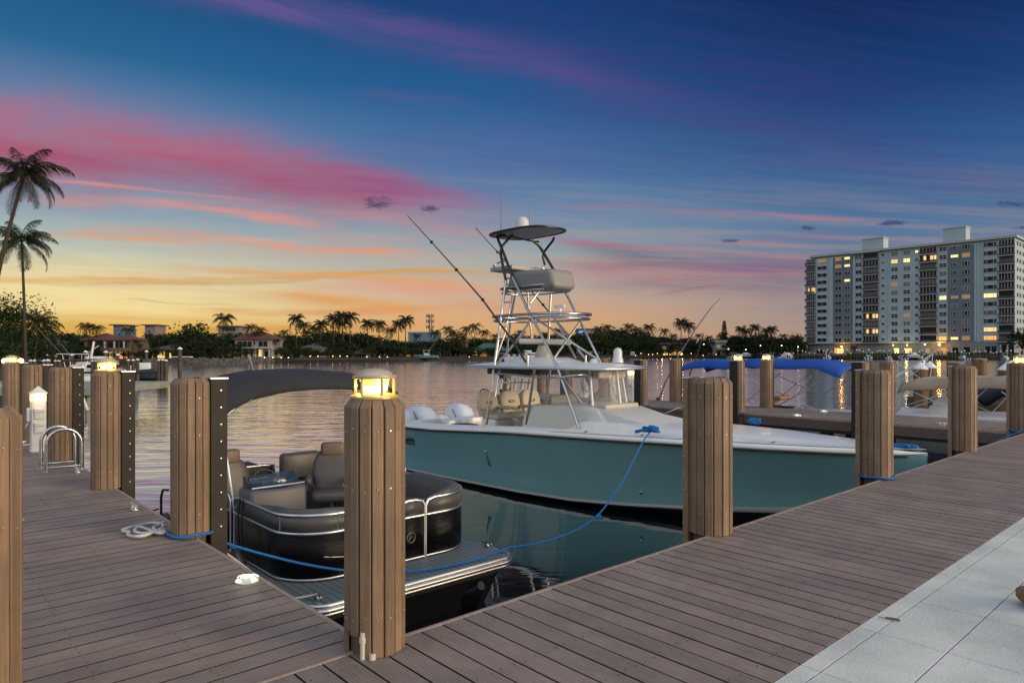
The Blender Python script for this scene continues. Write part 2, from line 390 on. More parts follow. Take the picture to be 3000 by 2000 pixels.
# ---------------------------------------------------------------- water and land
def water_mat():
    m = bpy.data.materials.new('water'); m.use_nodes = True; t = m.node_tree; t.nodes.clear()
    out = t.nodes.new('ShaderNodeOutputMaterial'); df = t.nodes.new('ShaderNodeBsdfDiffuse'); b = t.nodes.new('ShaderNodeBsdfGlossy'); mx_ = t.nodes.new('ShaderNodeMixShader'); lw = t.nodes.new('ShaderNodeLayerWeight')
    df.inputs[0].default_value = (.0008, .0065, .013, 1); b.inputs[0].default_value = (1, 1, 1, 1)
    fr = X(t, lw.outputs['Facing']).step(0.52, 0.95) * 0.97 + 0.02; t.links.new(fr.s, mx_.inputs[0]); t.links.new(df.outputs[0], mx_.inputs[1]); t.links.new(b.outputs[0], mx_.inputs[2]); t.links.new(mx_.outputs[0], out.inputs[0])
    lw.inputs['Blend'].default_value = .5
    g = t.nodes.new('ShaderNodeNewGeometry')
    s = t.nodes.new('ShaderNodeSeparateXYZ'); t.links.new(g.outputs['Position'], s.inputs[0])
    x, y = X(t, s.outputs[0]), X(t, s.outputs[1])
    far = (x * x + y * y).pw(0.5)
    # long swell lines, choppy ripples, and calmer water close to the quay
    n1 = noi(t, xyz(t, x * .22, y * .95, 0.0), 1.0, 3.0, .55, .4)
    n2 = noi(t, xyz(t, x * 1.6 + y * .4, y * 3.4, 2.0), 1.0, 3.0, .6, .3)
    n3 = noi(t, xyz(t, x * .06, y * .16, 5.0), 1.0, 2.0, .5)
    n4 = noi(t, xyz(t, x * .75, y * 1.5, 8.0), 1.0, 2.0, .55, .2)
    calm = far.step(11.0, 26.0) * 0.80 + 0.20
    farf = far.step(20.0, 70.0)
    n5 = noi(t, xyz(t, x * 3.2 - y * .8, y * 6.0, 12.0), 1.0, 2.0, .6, .3)
    mid = far.step(14.0, 40.0)
    h = (n1 * .062 + n4 * .022 * calm + n2 * .011 * (farf * .5 + .4)) * calm + n5 * .004 * mid + n3 * .05 * farf
    t.links.new((far.step(9.0, 24.0) * .04 + far.step(22.0, 70.0) * .06 + .03).s, b.inputs['Roughness'])
    bp = t.nodes.new('ShaderNodeBump'); bp.inputs['Strength'].default_value = 1.0; bp.inputs['Distance'].default_value = 1.0
    t.links.new(h.s, bp.inputs['Height']); t.links.new(bp.outputs[0], b.inputs['Normal']); t.links.new(bp.outputs[0], lw.inputs['Normal'])
    return m
mb = MB(); mb.box(-1500, 1500, -60, 2500, WZ - 6, WZ)
tag(obj('water', mb, water_mat()), kind='structure')

SHORE = [(-900,150),(-200,150),(300,154),(600,163),(760,172),(900,190),(1200,215),(1500,245),(1750,290),(1990,330),(2200,310),(2360,270),(2500,262),(2800,252),(3100,245),(3900,238)]
def shore(px):
    for (a, ya), (b, yb) in zip(SHORE, SHORE[1:]):
        if a <= px <= b: return ya + (yb - ya) * (px - a) / (b - a)
    return SHORE[0][1] if px < SHORE[0][0] else SHORE[-1][1]
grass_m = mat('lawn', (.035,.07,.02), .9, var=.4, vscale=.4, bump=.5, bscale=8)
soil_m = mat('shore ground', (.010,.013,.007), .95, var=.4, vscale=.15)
LZ = -0.1
mb = MB(); top = []; bot = []; backr = []
for i in range(97):
    px = -900 + i * 50; y = shore(px) + 1.0; X0 = (px - 1500) / F * y
    top.append(Vector((X0, y, LZ))); bot.append(Vector((X0, y, WZ - 2))); backr.append(Vector(((px - 1500) / F * 1400, 1400, 6)))
mb.grid([bot, top, backr]); tag(obj('ground_far_shore', mb, soil_m), kind='structure')
# left bank
mb = MB(); mb.prism([(-80,24), (-20,24), (-24,31), (-44,60), (-53,75), (-67,95), (-130,140), (-140,60)], WZ-2, -0.05)
tag(obj('ground_left_bank', mb, grass_m), kind='structure')

# ---------------------------------------------------------------- docks
def dock(name, label, u0, u1, v0, v1, along, pitch=.152, fasc=(), trims=(), beams=()):
    d = thing(name, label, 'dock', Wp(u0, v0), TH)
    L, Wd = u1 - u0, v1 - v0; mb = MB(); random.seed(int(u0 * 10 + v0))
    n = int(round((L if along == 'v' else Wd) / pitch)); st = (L if along == 'v' else Wd) / n
    for i in range(n):
        a, b = i * st + .0058, (i + 1) * st - .0058; dz = random.uniform(-.0012, .0012)
        if along == 'v': mb.box(a, b, 0.0, Wd, -.025 + dz, dz); mb.m[-6] = mb.m[-5] = 1     # long edges dark: the gap shade is put into their colour
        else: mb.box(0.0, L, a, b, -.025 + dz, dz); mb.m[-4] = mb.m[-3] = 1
    boards = mb; mb = MB(); mb.box(.01, L - .01, .01, Wd - .01, -.34, -.12)
    obj('dock_frame', mb, darkwood_gapshade, d)
    if fasc:
        mb = MB()
        for (x0, x1, y0, y1) in fasc: mb.box(x0, x1, y0, y1, -.27, -.004, .004)
        obj('fascia', mb, fascia_m, d)
    if trims:
        mb = MB()
        for (x0, x1, y0, y1) in trims: mb.box(x0, x1, y0, y1, -.05, .003, .003)
        obj('edge_trim', mb, trim_m, d)
    for (x, y) in beams:
        mb = MB(); mb.box(x-.12, x+.12, y-.12, y+.12, WZ-1.0, -.35); obj('support_post', mb, oldwood, d)
    # screw heads
    mb = boards; mb.mat(1)
    rows = [.14, .55, .97, Wd - .14] if along == 'v' else [.12, .55, 1.0, L - .12]
    for i in range(n):
        for r0 in rows:
            for dd in (.035, .117):
                a = i * st + dd + random.uniform(-.006, .006); r_ = r0 + random.uniform(-.012, .012)
                x, y = (a, r_) if along == 'v' else (r_, a)
                if abs(Wp(u0 + x, v0 + y).y) < 9: mb.lathe([(.0035, .0005), (.0035, .0028)], 6, (x, y, 0))
    obj('deck_boards', mb, [board_v if along == 'v' else board_u, darkwood_gapshade], d)
    return d
QV = 3.3
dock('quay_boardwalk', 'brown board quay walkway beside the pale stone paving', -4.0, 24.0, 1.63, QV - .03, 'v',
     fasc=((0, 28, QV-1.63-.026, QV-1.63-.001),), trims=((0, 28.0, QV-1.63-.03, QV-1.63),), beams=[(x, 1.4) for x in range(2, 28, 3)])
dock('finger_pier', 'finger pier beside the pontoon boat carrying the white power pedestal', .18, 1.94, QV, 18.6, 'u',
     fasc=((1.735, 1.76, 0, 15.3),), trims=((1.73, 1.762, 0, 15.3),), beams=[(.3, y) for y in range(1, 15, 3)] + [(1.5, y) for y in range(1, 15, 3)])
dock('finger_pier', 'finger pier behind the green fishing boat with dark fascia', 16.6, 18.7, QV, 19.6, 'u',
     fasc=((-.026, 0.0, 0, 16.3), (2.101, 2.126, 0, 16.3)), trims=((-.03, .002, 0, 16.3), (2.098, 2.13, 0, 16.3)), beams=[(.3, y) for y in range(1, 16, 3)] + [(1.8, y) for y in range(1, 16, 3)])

# paving
def paver_mat():
    m = bpy.data.materials.new('granite paving'); m.use_nodes = True; t = m.node_tree; b = t.nodes['Principled BSDF']
    tcn = t.nodes.new('ShaderNodeTexCoord'); g = t.nodes.new('ShaderNodeNewGeometry')
    n1 = noi(t, tcn.outputs['Object'], 420.0, 3.0, .7); n2 = noi(t, tcn.outputs['Object'], 90.0, 3.0, .6); n3 = noi(t, tcn.outputs['Object'], 1.6, 3.0, .5)
    f = n1 * .5 + n2 * .28 + n3 * .34
    cc = ramp(t, f, [(.42, (.24,.26,.26)), (.54, (.50,.525,.505)), (.66, (.70,.72,.69))])
    isl = X(t, g.outputs['Random Per Island']) * .10 + .95
    cc = mix(t, 1.0, cc, xyz(t, isl, isl, isl), 'MULTIPLY'); t.links.new(cc, b.inputs['Base Color'])
    b.inputs['Roughness'].default_value = .8
    bp = t.nodes.new('ShaderNodeBump'); bp.inputs['Strength'].default_value = .35; bp.inputs['Distance'].default_value = .002
    t.links.new(n1.s, bp.inputs['Height']); t.links.new(bp.outputs[0], b.inputs['Normal'])
    return m
pm = paver_mat()
p = thing('patio_paving', None, None, Wp(0, 1.63), TH); p['kind'] = 'structure'
mb = MB(); g = .0032
# joints measured on the photograph: a narrow coping course, then big slabs
us = [3.45 + i * .72 for i in range(-11, 29)]
for a, b in zip(us, us[1:]):
    mb.box(a + g, b - g, -.108 + g, -.006, -.06, -.002, .002)
    for r0, r1 in [(-.108 - i * .355, -.108 - (i + 1) * .355) for i in range(8)]:
        mb.box(a + g, b - g, r1 + g, r0 - g, -.06, -.002 + random.uniform(-.0006, .0006), .002)
obj('paving_slabs', mb, pm, p)['kind'] = 'structure'
mb = MB(); mb.box(us[0], us[-1], -2.94, -.004, -.5, -.009)
obj('paving_joints', mb, mat('joint sand', (.05,.05,.045), .9), p)['kind'] = 'structure'

# ---------------------------------------------------------------- pilings
lamp_body = mat('lamp housing', (.50,.38,.16), .4, .3, var=.15, vscale=12)
lens_m = mat('lit lamp lens', (1,.9,.6), .3, emit=(1.0,.84,.40), es=2.6)
lens2_m = mat('dim upper lens', (1,.8,.3), .3, emit=(1.0,.66,.14), es=1.3)
LW = (1.0, .62, .16)
def cap_lantern(parent, z, s=1.0, watts=16.0):
    mb = MB(); mb.lathe([(.135*s, z), (.135*s, z+.012), (.118*s, z+.020), (.10*s, z+.024)], 24)
    lan = obj('lantern', mb, lamp_body, parent, smooth=40)
    mb = MB(); h = z + .024
    for i in range(6):
        a = math.pi / 3 * i + .35
        mb.tube([(.108*s*math.cos(a), .108*s*math.sin(a), h - .006), (.108*s*math.cos(a), .108*s*math.sin(a), h + .084*s)], .0085*s, 6)
    obj('cage_bar', mb, lamp_body, lan)
    mb = MB(); mb.mat(0).lathe([(.050*s, h), (.064*s, h+.012*s), (.075*s, h+.045*s)], 24); mb.mat(1).lathe([(.075*s, h+.0455*s), (.082*s, h+.082*s)], 24)
    obj('lens', mb, [lens_m, lens2_m], lan, smooth=60)
    mb = MB(); t = h + .084 * s
    mb.lathe([(.118*s, t), (.122*s, t+.004), (.122*s, t+.016*s), (.104*s, t+.019*s), (.100*s, t+.026*s), (.082*s, t+.040*s), (.05*s, t+.052*s), (.001, t+.057*s)], 28)
    obj('lamp_cap', mb, mat('lamp dome', (.48,.42,.32), .35, .2), lan, smooth=50)
    glow('lamp_light', LW, s, lan, (0, 0, h + .05), watts * .02, .05)
    for k in range(3):
        a = 2 * math.pi * k / 3 + .4; glow('lamp_light', LW, s, lan, (.095*math.cos(a), .095*math.sin(a), h + .045), watts * .10, .015)
    return lan
random.seed(3)
def piling(u, v, label, r=.165, side=(1, 0), lantern=False, h=1.37, fender=True, fd_out=.115, fd_m=None, n=15, watts=16.0, gap=None, group='slatted wood clad dock pilings'):
    p = thing('dock_piling', label, 'piling', Wp(u, v), TH, group)
    mb = MB(); a0 = random.uniform(0, .4)
    for i in range(n):
        a = a0 + 2 * math.pi * i / n; w = math.pi * r / n * .865; rr = r + random.uniform(-.003, .004)
        z0 = .004; z1 = h + random.uniform(-.004, .004)
        if gap and i in gap: z0 = gap[i]
        M = Matrix.Rotation(a, 4, 'Z'); t = .026; ch = .045
        prof = [(-w, rr - t), (w, rr - t), (w, rr - .004), (w - .004, rr), (-w + .004, rr), (-w, rr - .004)]
        vs = [M @ Vector((y, x, z0)) for x, y in prof] + [M @ Vector((y, x, z1 - (ch if y > rr - t * .9 else 0) * 1.0)) for x, y in prof]
        vs = [M @ Vector((y, x, z0)) for x, y in prof] + [M @ Vector((y, x, z1 - ch)) for x, y in prof] + [M @ Vector((y - ch * .82, x * .84, z1)) for x, y in prof]
        k = 6; fs = [(j, (j+1) % k, k + (j+1) % k, k + j) for j in range(k)] + [(k+j, k+(j+1) % k, 2*k+(j+1) % k, 2*k+j) for j in range(k)] + [tuple(range(k-1, -1, -1)), tuple(range(2*k, 3*k))]
        mb.add(vs, fs)
    clad = mb
    mb = MB(); mb.lathe([(r - .034, WZ - 1.5), (r - .034, h - .012)], 20)
    obj('pile_core', mb, oldwood, p, smooth=40)
    mb = MB(); mb.lathe([(r - .075, h - .03), (r - .075, h - .004)], 20)
    obj('pile_top', mb, clad_m, p)
    mb = clad; mb.mat(1)
    for zz in (.20, .66 * h / 1.0 * .98, h - .16):
        for i in range(n):
            a = a0 + 2 * math.pi * i / n
            if gap and i in gap and zz < gap[i]: continue
            q = Vector((math.cos(a) * r, math.sin(a) * r, zz + random.uniform(-.012, .012)))
            mb.lathe([(.0038, -.002), (.0038, .006)], 7, q, Matrix.Rotation(a, 4, 'Z') @ Matrix.Rotation(R(90), 4, 'Y'))
    obj('cladding', mb, [clad_m, screw_m], p)
    if fender:
        sx, sy = side; M = Matrix.Rotation(math.atan2(sy, sx), 4, 'Z')
        mb = MB(); mb.box(r - .03, r + fd_out, -.12, .12, WZ - 1.0, h - .012, .006, M)
        fd = obj('fender_timber', mb, fd_m or darkwood_gapshade, p)
        mb = MB()
        for i in range(9):
            for yy in (-.122, .122):
                q = M @ Vector((r + fd_out * .5, yy, .06 + i * .15)); mb.lathe([(.006, -.004), (.006, .004)], 8, q, M @ Matrix.Rotation(R(90), 4, 'X'))
        obj('bolt', mb, screw_m, fd)
        mb = MB(); mb.box(r - .034, r + fd_out + .005, -.125, .125, h - .012, h + .002, .002, M)
        obj('cap_strip', mb, alu, fd)
    if lantern: cap_lantern(p, h, r / .165, watts)
    return p
P0 = piling(1.94, 3.27, 'front piling with lit lantern at the inner corner of both walkways', .160, (.7, .7), True, n=15, fender=False, gap={7: .13, 8: .115}, watts=14, h=1.35)
piling(1.93, 6.35, 'piling with a blue rope looped round its foot beside the pontoon boat', .160)
piling(1.86, 9.2, 'lantern piling between the ladder rails and the pontoon boat', .160, lantern=True)
piling(1.84, 12.05, 'piling behind the curved steel ladder rails', .160)
piling(1.84, 14.8, 'piling just behind the white power pedestal', .160)
piling(1.84, 17.8, 'farthest lantern piling at the end of the nearer finger pier', .160, lantern=True)
piling(.235, 3.56, 'piling cut by the picture edge in the near corner', .170, (-1, 0))
piling(5.41, 3.36, 'piling on the quay edge before the bow half of the fishing boat', .185, (0, 1), fd_out=.03, fd_m=clad_m)
piling(9.28, 3.38, 'quay piling with a blue rope round its foot by the bow tip', .185, (0, 1), fd_out=.03, fd_m=clad_m)
piling(12.9, 3.36, 'quay piling in front of the beige canopy boat', .175, (0, 1), fd_out=.03, fd_m=clad_m)
piling(16.65, 3.38, 'lantern piling where the back finger pier meets the quay', .175, (0, 1), True, fd_out=.03, fd_m=clad_m)
for (u, v, lab, lt) in ((16.62, 6.4, 'piling on the back pier with a dark fender standing behind the rope looped quay piling', False), (18.55, 6.5, 'piling on the rear edge of the back pier beside the black outboard', False),
        (16.6, 9.5, 'lantern piling on the near edge of the back pier before the blue canopy', True), (18.6, 9.75, 'lantern piling on the rear edge of the back pier before the blue canopy', True),
        (16.55, 12.6, 'piling with tied blue mooring lines on the back pier', False), (18.45, 12.75, 'piling on the back pier beside the lone ladder hoop', False),
        (16.6, 15.7, 'piling on the back pier seen through the fishing boat windscreen', False), (18.55, 15.8, 'piling on the rear edge of the back pier behind the coiled hose', False),
        (16.65, 18.8, 'end piling of the back pier seen behind the helm seats', False), (18.55, 18.9, 'end piling of the back pier seen behind the tower leg', False)):
    piling(u, v, lab, .175, (-1, 0) if u < 17.5 else (1, 0), lt, h=1.37, fd_out=.05)
class DT:
    """a thing modelled in dock coordinates (u, v, z) whose Empty stands at (u0, v0, z0)"""
    def __init__(s, name, label, cat, u0, v0, z0, group=None):
        s.o = Vector((u0, v0, z0)); s.root = thing(name, label, cat, Wp(u0, v0, z0), TH, group)
    def part(s, name, mb, m, parent=None, smooth=None, solid=0.0, label=None):
        mb.v = [tuple(Vector(p) - s.o) for p in mb.v]
        q = obj(name, mb, m, parent or s.root, smooth=smooth, solid=solid)
        if label: q['label'] = label
        return q
def dk(p):
    """world point to dock coordinates"""
    return Vector((p.x * CU + p.y * SU, -p.x * SU + p.y * CU, p.z))
def rope(label, pts, r, m, cat='rope', name='mooring_rope', group=None, sub=2):
    p0 = Vector(pts[-1]); t = thing(name, label, cat, p0, 0, group)
    mb = MB(); mb.tube([Vector(p) - p0 for p in pts], r, 8, sub=sub); obj('rope_strand', mb, m, t, smooth=180); return t

# ---- ladder hoops
def hoops(label, items, cat='ladder'):
    u0, v0 = items[0][0], items[0][1]
    t = DT('dock_ladder', label, cat, u0, v0, 0)
    for (ua, v, ub, h) in items:
        mb = MB(); w = ub - ua
        pts = [(ua, v, 0.0), (ua, v, h - w * .5)]
        for i in range(1, 12):
            a = math.pi * i / 12; pts.append((ua + w/2 - math.cos(a) * w/2, v, h - w/2 + math.sin(a) * w/2))
        pts += [(ub, v, h - w * .5), (ub, v, .0)]
        mb.tube(pts, .024, 12); mb.tube([(ua, v, .055), (ub, v, .055)], .016, 8)
        mb.box(ua - .04, ua + .04, v - .04, v + .04, 0, .01); mb.box(ub - .04, ub + .04, v - .04, v + .04, 0, .01)
        t.part('handrail', mb, steel, smooth=50)
    return t
hoops('pair of curved steel ladder rails on the near finger pier', [(1.50, 10.9, 1.90, .56), (1.50, 11.35, 1.90, .56)])
hoops('single curved steel ladder hoop on the back pier beside a piling', [(18.2, 11.9, 18.55, .62)])
hoops('curved steel ladder hoop seen under the fishing boat hardtop', [(18.15, 17.4, 18.5, .62)])

# ---- power pedestals
lit_warm = mat('warm lit panel', (1,.8,.5), .4, emit=(1.0,.62,.22), es=2.4)
def pedestal(u, v, label, s=1.0):
    t = DT('power_pedestal', label, 'pedestal', u, v, 0); w = .098 * s
    mb = MB(); mb.box(u-w, u+w, v-w, v+w, .0, .80*s, .008); mb.box(u-w-.008, u+w+.008, v-w-.008, v+w+.008, 0, .035, .004); t.part('column', mb, white2)
    mb = MB()
    for x in (-w, w):
        for y in (-w, w): mb.box(u+x*.9-.012, u+x*.9+.012, v+y*.9-.012, v+y*.9+.012, .80*s, .93*s)
    mb.box(u-w, u+w, v-w, v+w, .80*s, .815*s); t.part('lamp_frame', mb, white2)
    mb = MB(); mb.box(u-w*.78, u+w*.78, v-w*.78, v+w*.78, .815*s, .925*s); t.part('lit_panel', mb, lit_warm)
    mb = MB(); mb.lathe([(w*1.62, .93*s), (w*1.62, .945*s), (.001, 1.05*s)], 4, (u, v, 0), Matrix.Rotation(R(45), 4, 'Z')); t.part('roof', mb, white2)
    for zz in (.62, .40):
        mb = MB(); mb.prism([(-.06, 0), (.06, 0), (.06, .045), (-.06, .03)], -.11*s/2, .11*s/2)
        mb = MB(); mb.box(u-.062, u+.062, v-w-.035, v-w, (zz)*s-.09, zz*s+.02, .006); mb.box(u-.068, u+.068, v-w-.05, v-w, zz*s+.015, zz*s+.075, .012); t.part('socket_cover', mb, white2)
    mb = MB(); mb.box(u-w-.055, u-w, v-.05, v+.05, .48*s, .70*s, .02); t.part('side_socket', mb, white2)
    mb = MB(); mb.tube([(u-w, v, .50), (u-w-.06, v-.02, .44), (u-w-.075, v-.02, .36), (u-w-.03, v, .33)], .012, 6, sub=2); t.part('water_tap', mb, steel)
    glow('pedestal_light', (1.0,.65,.3), s, t.root, (0, -w - .06, .87*s), 1.1, .05)
    glow('pedestal_light', (1.0,.65,.3), s, t.root, (-w - .06, 0, .87*s), 0.9, .05)
    return t
pedestal(1.72, 13.3, 'white power pedestal with lit lamp head on the near finger pier')
pedestal(17.8, 13.95, 'white power pedestal with lit lamp head on the back pier', 1.05)
pedestal(18.0, 16.2, 'unlit looking white pedestal holding a coiled hose on the back pier', 1.05)
t = DT('coiled_hose', 'grey hose coiled on the pedestal under the hardtop edge', 'hose', 17.8, 15.95, .6)
mb = MB(); random.seed(5)
for k in range(5):
    rr = .26 + random.uniform(-.05, .04); pts = []
    for i in range(24):
        a = 2 * math.pi * i / 24; pts.append((17.82 + math.cos(a) * rr * .72 + random.uniform(-.01, .01), 15.90 + k * .02, .52 + math.sin(a) * rr * 1.15 - abs(math.cos(a)) * .02))
    mb.tube(pts, .014, 6, closed=True)
t.part('hose_loops', mb, mat('grey hose', (.35,.36,.36), .5), smooth=180)

# ---- cleats
def cleat(p, rz, label, s=1.0, z=0.0, group='dock cleats'):
    t = thing('dock_cleat', label, 'cleat', p, rz, group, s)
    mb = MB(); mb.tube([(-.13, 0, .045), (-.10, 0, .056), (.10, 0, .056), (.13, 0, .045)], [.009, .014, .014, .009], 8)
    mb.box(-.055, -.03, -.014, .014, 0, .05, .004); mb.box(.03, .055, -.014, .014, 0, .05, .004); mb.box(-.07, .07, -.025, .025, 0, .008, .002)
    obj('cleat_body', mb, mat('cast cleat metal', (.66,.66,.64), .3, .8), t, smooth=50); return t
cleat(onz(392, 1492, .003), TH + R(90), 'cast cleat on the pier edge beyond the white rope coil')
cleat(onz(226, 1383, .003), TH + R(90), 'cast cleat on the pier edge below the ladder rails')
cleat(onz(52, 1304, .003), TH + R(10), 'cast cleat with a white line by the pedestal foot')
cleat(onz(2760, 1246, .003), TH + R(90), 'cast cleat on the back pier beside the beige canopy boat')
rope('white line lying over the pier boards to the pedestal foot', [onz(30, 1308, .02), onz(52, 1302, .05), onz(75, 1304, .02), onz(96, 1299, .02)], .012, rope_white)

# ---- white rope coil on the boards
pts = []
for (px, py) in ((488,1528),(470,1532),(440,1530),(405,1538),(372,1546),(356,1552),(366,1557),(380,1556),(372,1562),(378,1569),(400,1571),(425,1568),(452,1557),(470,1548),(480,1540),(476,1536),(462,1538),(448,1543),(452,1551),(468,1556),(486,1556),(480,1562),(455,1560),(432,1549),(410,1541),(398,1545),(392,1555),(410,1562),(440,1560),(470,1552),(488,1549)):
    pts.append(onz(px, py, .016 + random.uniform(0, .022)))
t = rope('white rope lying in loose loops on the boards by a piling foot', pts, .0135, rope_white, name='rope_coil')

# ---- blue ropes
def loop_at(u, v, r, z, label, turns=1.0, a0=0.0, extra=None):
    pts = [Wp(u + math.cos(a0 + 2*math.pi*turns*i/28) * r, v + math.sin(a0 + 2*math.pi*turns*i/28) * r, z + .008 * math.sin(i * .9)) for i in range(29)]
    if extra: pts += extra
    return rope(label, pts, .0135, rope_blue)
Y = [(640,1583,6.15),(700,1603,6.3),(790,1628,6.5),(880,1650,6.75),(985,1668,6.95),(1080,1676,7.15),(1170,1676,7.3),(1260,1668,7.5),(1340,1652,7.7),(1420,1632,7.9),(1492,1603,8.1)]
loop_at(1.93, 6.35, .185, .028, 'blue rope from the piling foot sagging across the pontoon boat platform', 1.0, R(-20), [atd(*q) for q in Y])
p = [(1492,1602,8.1),(1530,1598,8.4),(1568,1592,8.7),(1631,1576,9.1),(1695,1550,9.6),(1750,1512,10.1),(1781,1473,10.5),(1823,1413,11.0),(1850,1360,11.3),(1868,1322,11.6),(1890,1282,11.9),(1908,1262,12.3)]
rope('blue rope hanging between the pontoon boat corner and the fishing boat bow', [atd(*q) for q in p], .0125, rope_blue)
rope('knotted blue rope tail in the slack of the long mooring rope', [atd(1744,1516,10.05), atd(1752,1505,10.08), atd(1762,1512,10.1), atd(1752,1520,10.05), atd(1746,1508,10.02), atd(1764,1518,10.1)], .015, rope_blue)
loop_at(9.28, 3.38, .205, .03, 'blue rope looped round the quay piling by the bow tip')
loop_at(16.6, 9.5, .20, -.02, 'blue rope looped round the lantern piling on the near edge of the back pier')
loop_at(16.65, 3.38, .20, .04, 'blue rope tied to the lantern piling on the quay end', 1.0, R(200), [Wp(16.3, 3.6, -.1), Wp(15.4, 3.9, -.5)])
loop_at(16.55, 12.6, .20, .02, 'pair of blue lines tied to the pier piling and led to the bow deck', 1.0, R(-60), [atd(1880,1191,19.8), atd(1940,1210,17.5), atd(1990,1224,16), atd(2030,1230,15.4)])
rope('white line hanging from the pier piling to the fishing boat deck', [Wp(16.3, 11.1, .05), Wp(15.9, 12.0, -.4), atd(1900,1228,18)], .01, rope_white)
rope('dark line from the piling foot to the stern of the pontoon boat', [Wp(1.98, 9.4, -.25), Wp(2.3, 9.9, -.52), Wp(2.75, 10.45, -.6)], .012, rope_dark)

# ---- glowing deck markers
def marker(p, label, s=1.0):
    t = thing('deck_light', label, 'deck light', p, TH, 'glowing dock edge lights', s)
    mb = MB(); mb.lathe([(.085, 0), (.085, .008), (.055, .030), (.05, .032)], 8); obj('marker_body', mb, mat('marker shell', (.62,.66,.60), .3, .3), t)
    mb = MB(); mb.lathe([(.046, .0325), (.044, .036), (.001, .038)], 8)
    for i in range(4):
        a = i * math.pi / 2 + .3; M = Matrix.Rotation(a, 4, 'Z') @ Matrix.Translation((.071, 0, .0215)) @ Matrix.Rotation(R(36), 4, 'Y'); mb.box(-.012, .012, -.020, .020, -.002, .004, 0, M)
    obj('lit_lens', mb, mat('marker lens', (.9,1,.8), .3, emit=(.80,1.0,.55), es=1.5), t)
    glow('marker_light', (.85,1,.65), s, t, (0, 0, .09), .14, .03)
    return t
marker(onz(724, 1701, .003), 'glowing deck light on the near pier edge beside the pontoon boat')
marker(onz(2336, 1218, .003), 'glowing deck light on the back pier near the blue canopy centre')
marker(onz(2414, 1206, .003), 'glowing deck light at the rear edge of the back pier below the tan seat')
marker(onz(2010, 1196, .003), 'glowing deck light on the back pier beside the ladder hoop')
marker(onz(2130, 1160 + 55, .003), 'glowing deck light partly hidden behind the big quay piling')

# ---- leaf on the paving, planter foot at the frame edge
p = onz(2613, 1815, .004); t = thing('fallen_leaf', 'small curled dark leaf lying on the pale paving', 'leaf', p, R(-32))
mb = MB(); rows = [[Vector((x, -w, .003 + .012 * abs(x) / .06)), Vector((x, 0, .001)), Vector((x, w, .012))] for x, w in ((-.035, .001), (-.02, .007), (0, .011), (.02, .009), (.042, .001))]
mb.grid(rows); obj('leaf_blade', mb, mat('dead leaf', (.10,.09,.07), .6), t, solid=.0012)
mb = MB(); mb.tube([(-.035, 0, .003), (-.055, .004, .006), (-.07, .0, .004)], .0022, 5); obj('leaf_stalk', mb, mat('leaf stalk', (.015,.012,.01), .7), t)
p = onz(3022, 1790, 0)
t = thing('table_foot', 'round tan foot of a table at the right picture edge', 'table foot', (p.x + .11, p.y + .04, 0), 0)
mb = MB(); mb.lathe([(.075, 0), (.085, .004), (.135, .045), (.145, .06), (.145, .095), (.138, .10)], 40); obj('wicker_rim', mb, mat('brown wicker', (.20,.10,.04), .6, var=.3, vscale=30, bump=.5), t, smooth=40)
mb = MB(); mb.lathe([(.128, .097), (.12, .102), (.001, .106)], 40); obj('top_disc', mb, mat('grey glass top', (.12,.12,.10), .2), t, smooth=40)
# pvc conduit at the front piling foot
t = DT('pvc_conduit', 'white plastic pipe at the foot of the front lantern piling', 'pipe', 1.94, 3.1, 0)
a = math.atan2(onz(1053, 1940, 0).y - Wp(1.94, 3.27).y, onz(1053, 1940, 0).x - Wp(1.94, 3.27).x) - TH
for da, z1, nm in ((0, .14, 'pipe'), (.32, .03, 'pipe_clamp')):
    q = Vector((1.94 + math.cos(a + da) * .155, 3.27 + math.sin(a + da) * .155, 0))
    mb = MB(); mb.tube([q, q + Vector((0, 0, z1))], .015 if da == 0 else .018, 12)
    if da == 0: mb.tube([q + Vector((0, 0, .085)), q + Vector((0, 0, .115))], .019, 12)
    t.part(nm, mb, mat('pvc', (.55,.53,.47), .5), smooth=50)

# ================================================================ PONTOON BOAT
PB = DT('pontoon_boat', 'black and grey pontoon boat with charcoal canopy moored beside the near pier', 'boat', 4.18, 8.4, WZ)
U0, U1, V0, V1, DZ = 2.92, 5.46, 6.03, 10.75, -.80
def rrect(u0, u1, v0, v1, r, n=6):
    P = []
    for (cx, cy, a0) in ((u1-r, v1-r, 0), (u0+r, v1-r, 90), (u0+r, v0+r, 180), (u1-r, v0+r, 270)):
        for i in range(n + 1):
            a = R(a0 + 90 * i / n); P.append((cx + math.cos(a) * r, cy + math.sin(a) * r))
    return P
mb = MB(); mb.prism(rrect(U0, U1, V0, V1, .16), DZ - .05, DZ - .002)
def deck_mat():
    m = bpy.data.materials.new('grooved grey vinyl deck'); m.use_nodes = True; t = m.node_tree; b = t.nodes['Principled BSDF']
    tcn = t.nodes.new('ShaderNodeTexCoord'); s = t.nodes.new('ShaderNodeSeparateXYZ'); t.links.new(tcn.outputs['Object'], s.inputs[0])
    fr = (X(t, s.outputs[0]) * 12.5)._m('FRACT'); line = fr.step(.04, .12) * (X(t, fr._m('SUBTRACT', 1.0).s) * -1.0).step(0.0, .06)
    n1 = noi(t, tcn.outputs['Object'], 60.0, 4.0, .6); base = ramp(t, n1, [(.3, (.10,.125,.135)), (.7, (.17,.205,.215))])
    t.links.new(mix(t, line, (.008,.010,.012), base), b.inputs['Base Color']); b.inputs['Roughness'].default_value = .5
    return m
PB.part('deck', mb, deck_mat())
mb = MB()
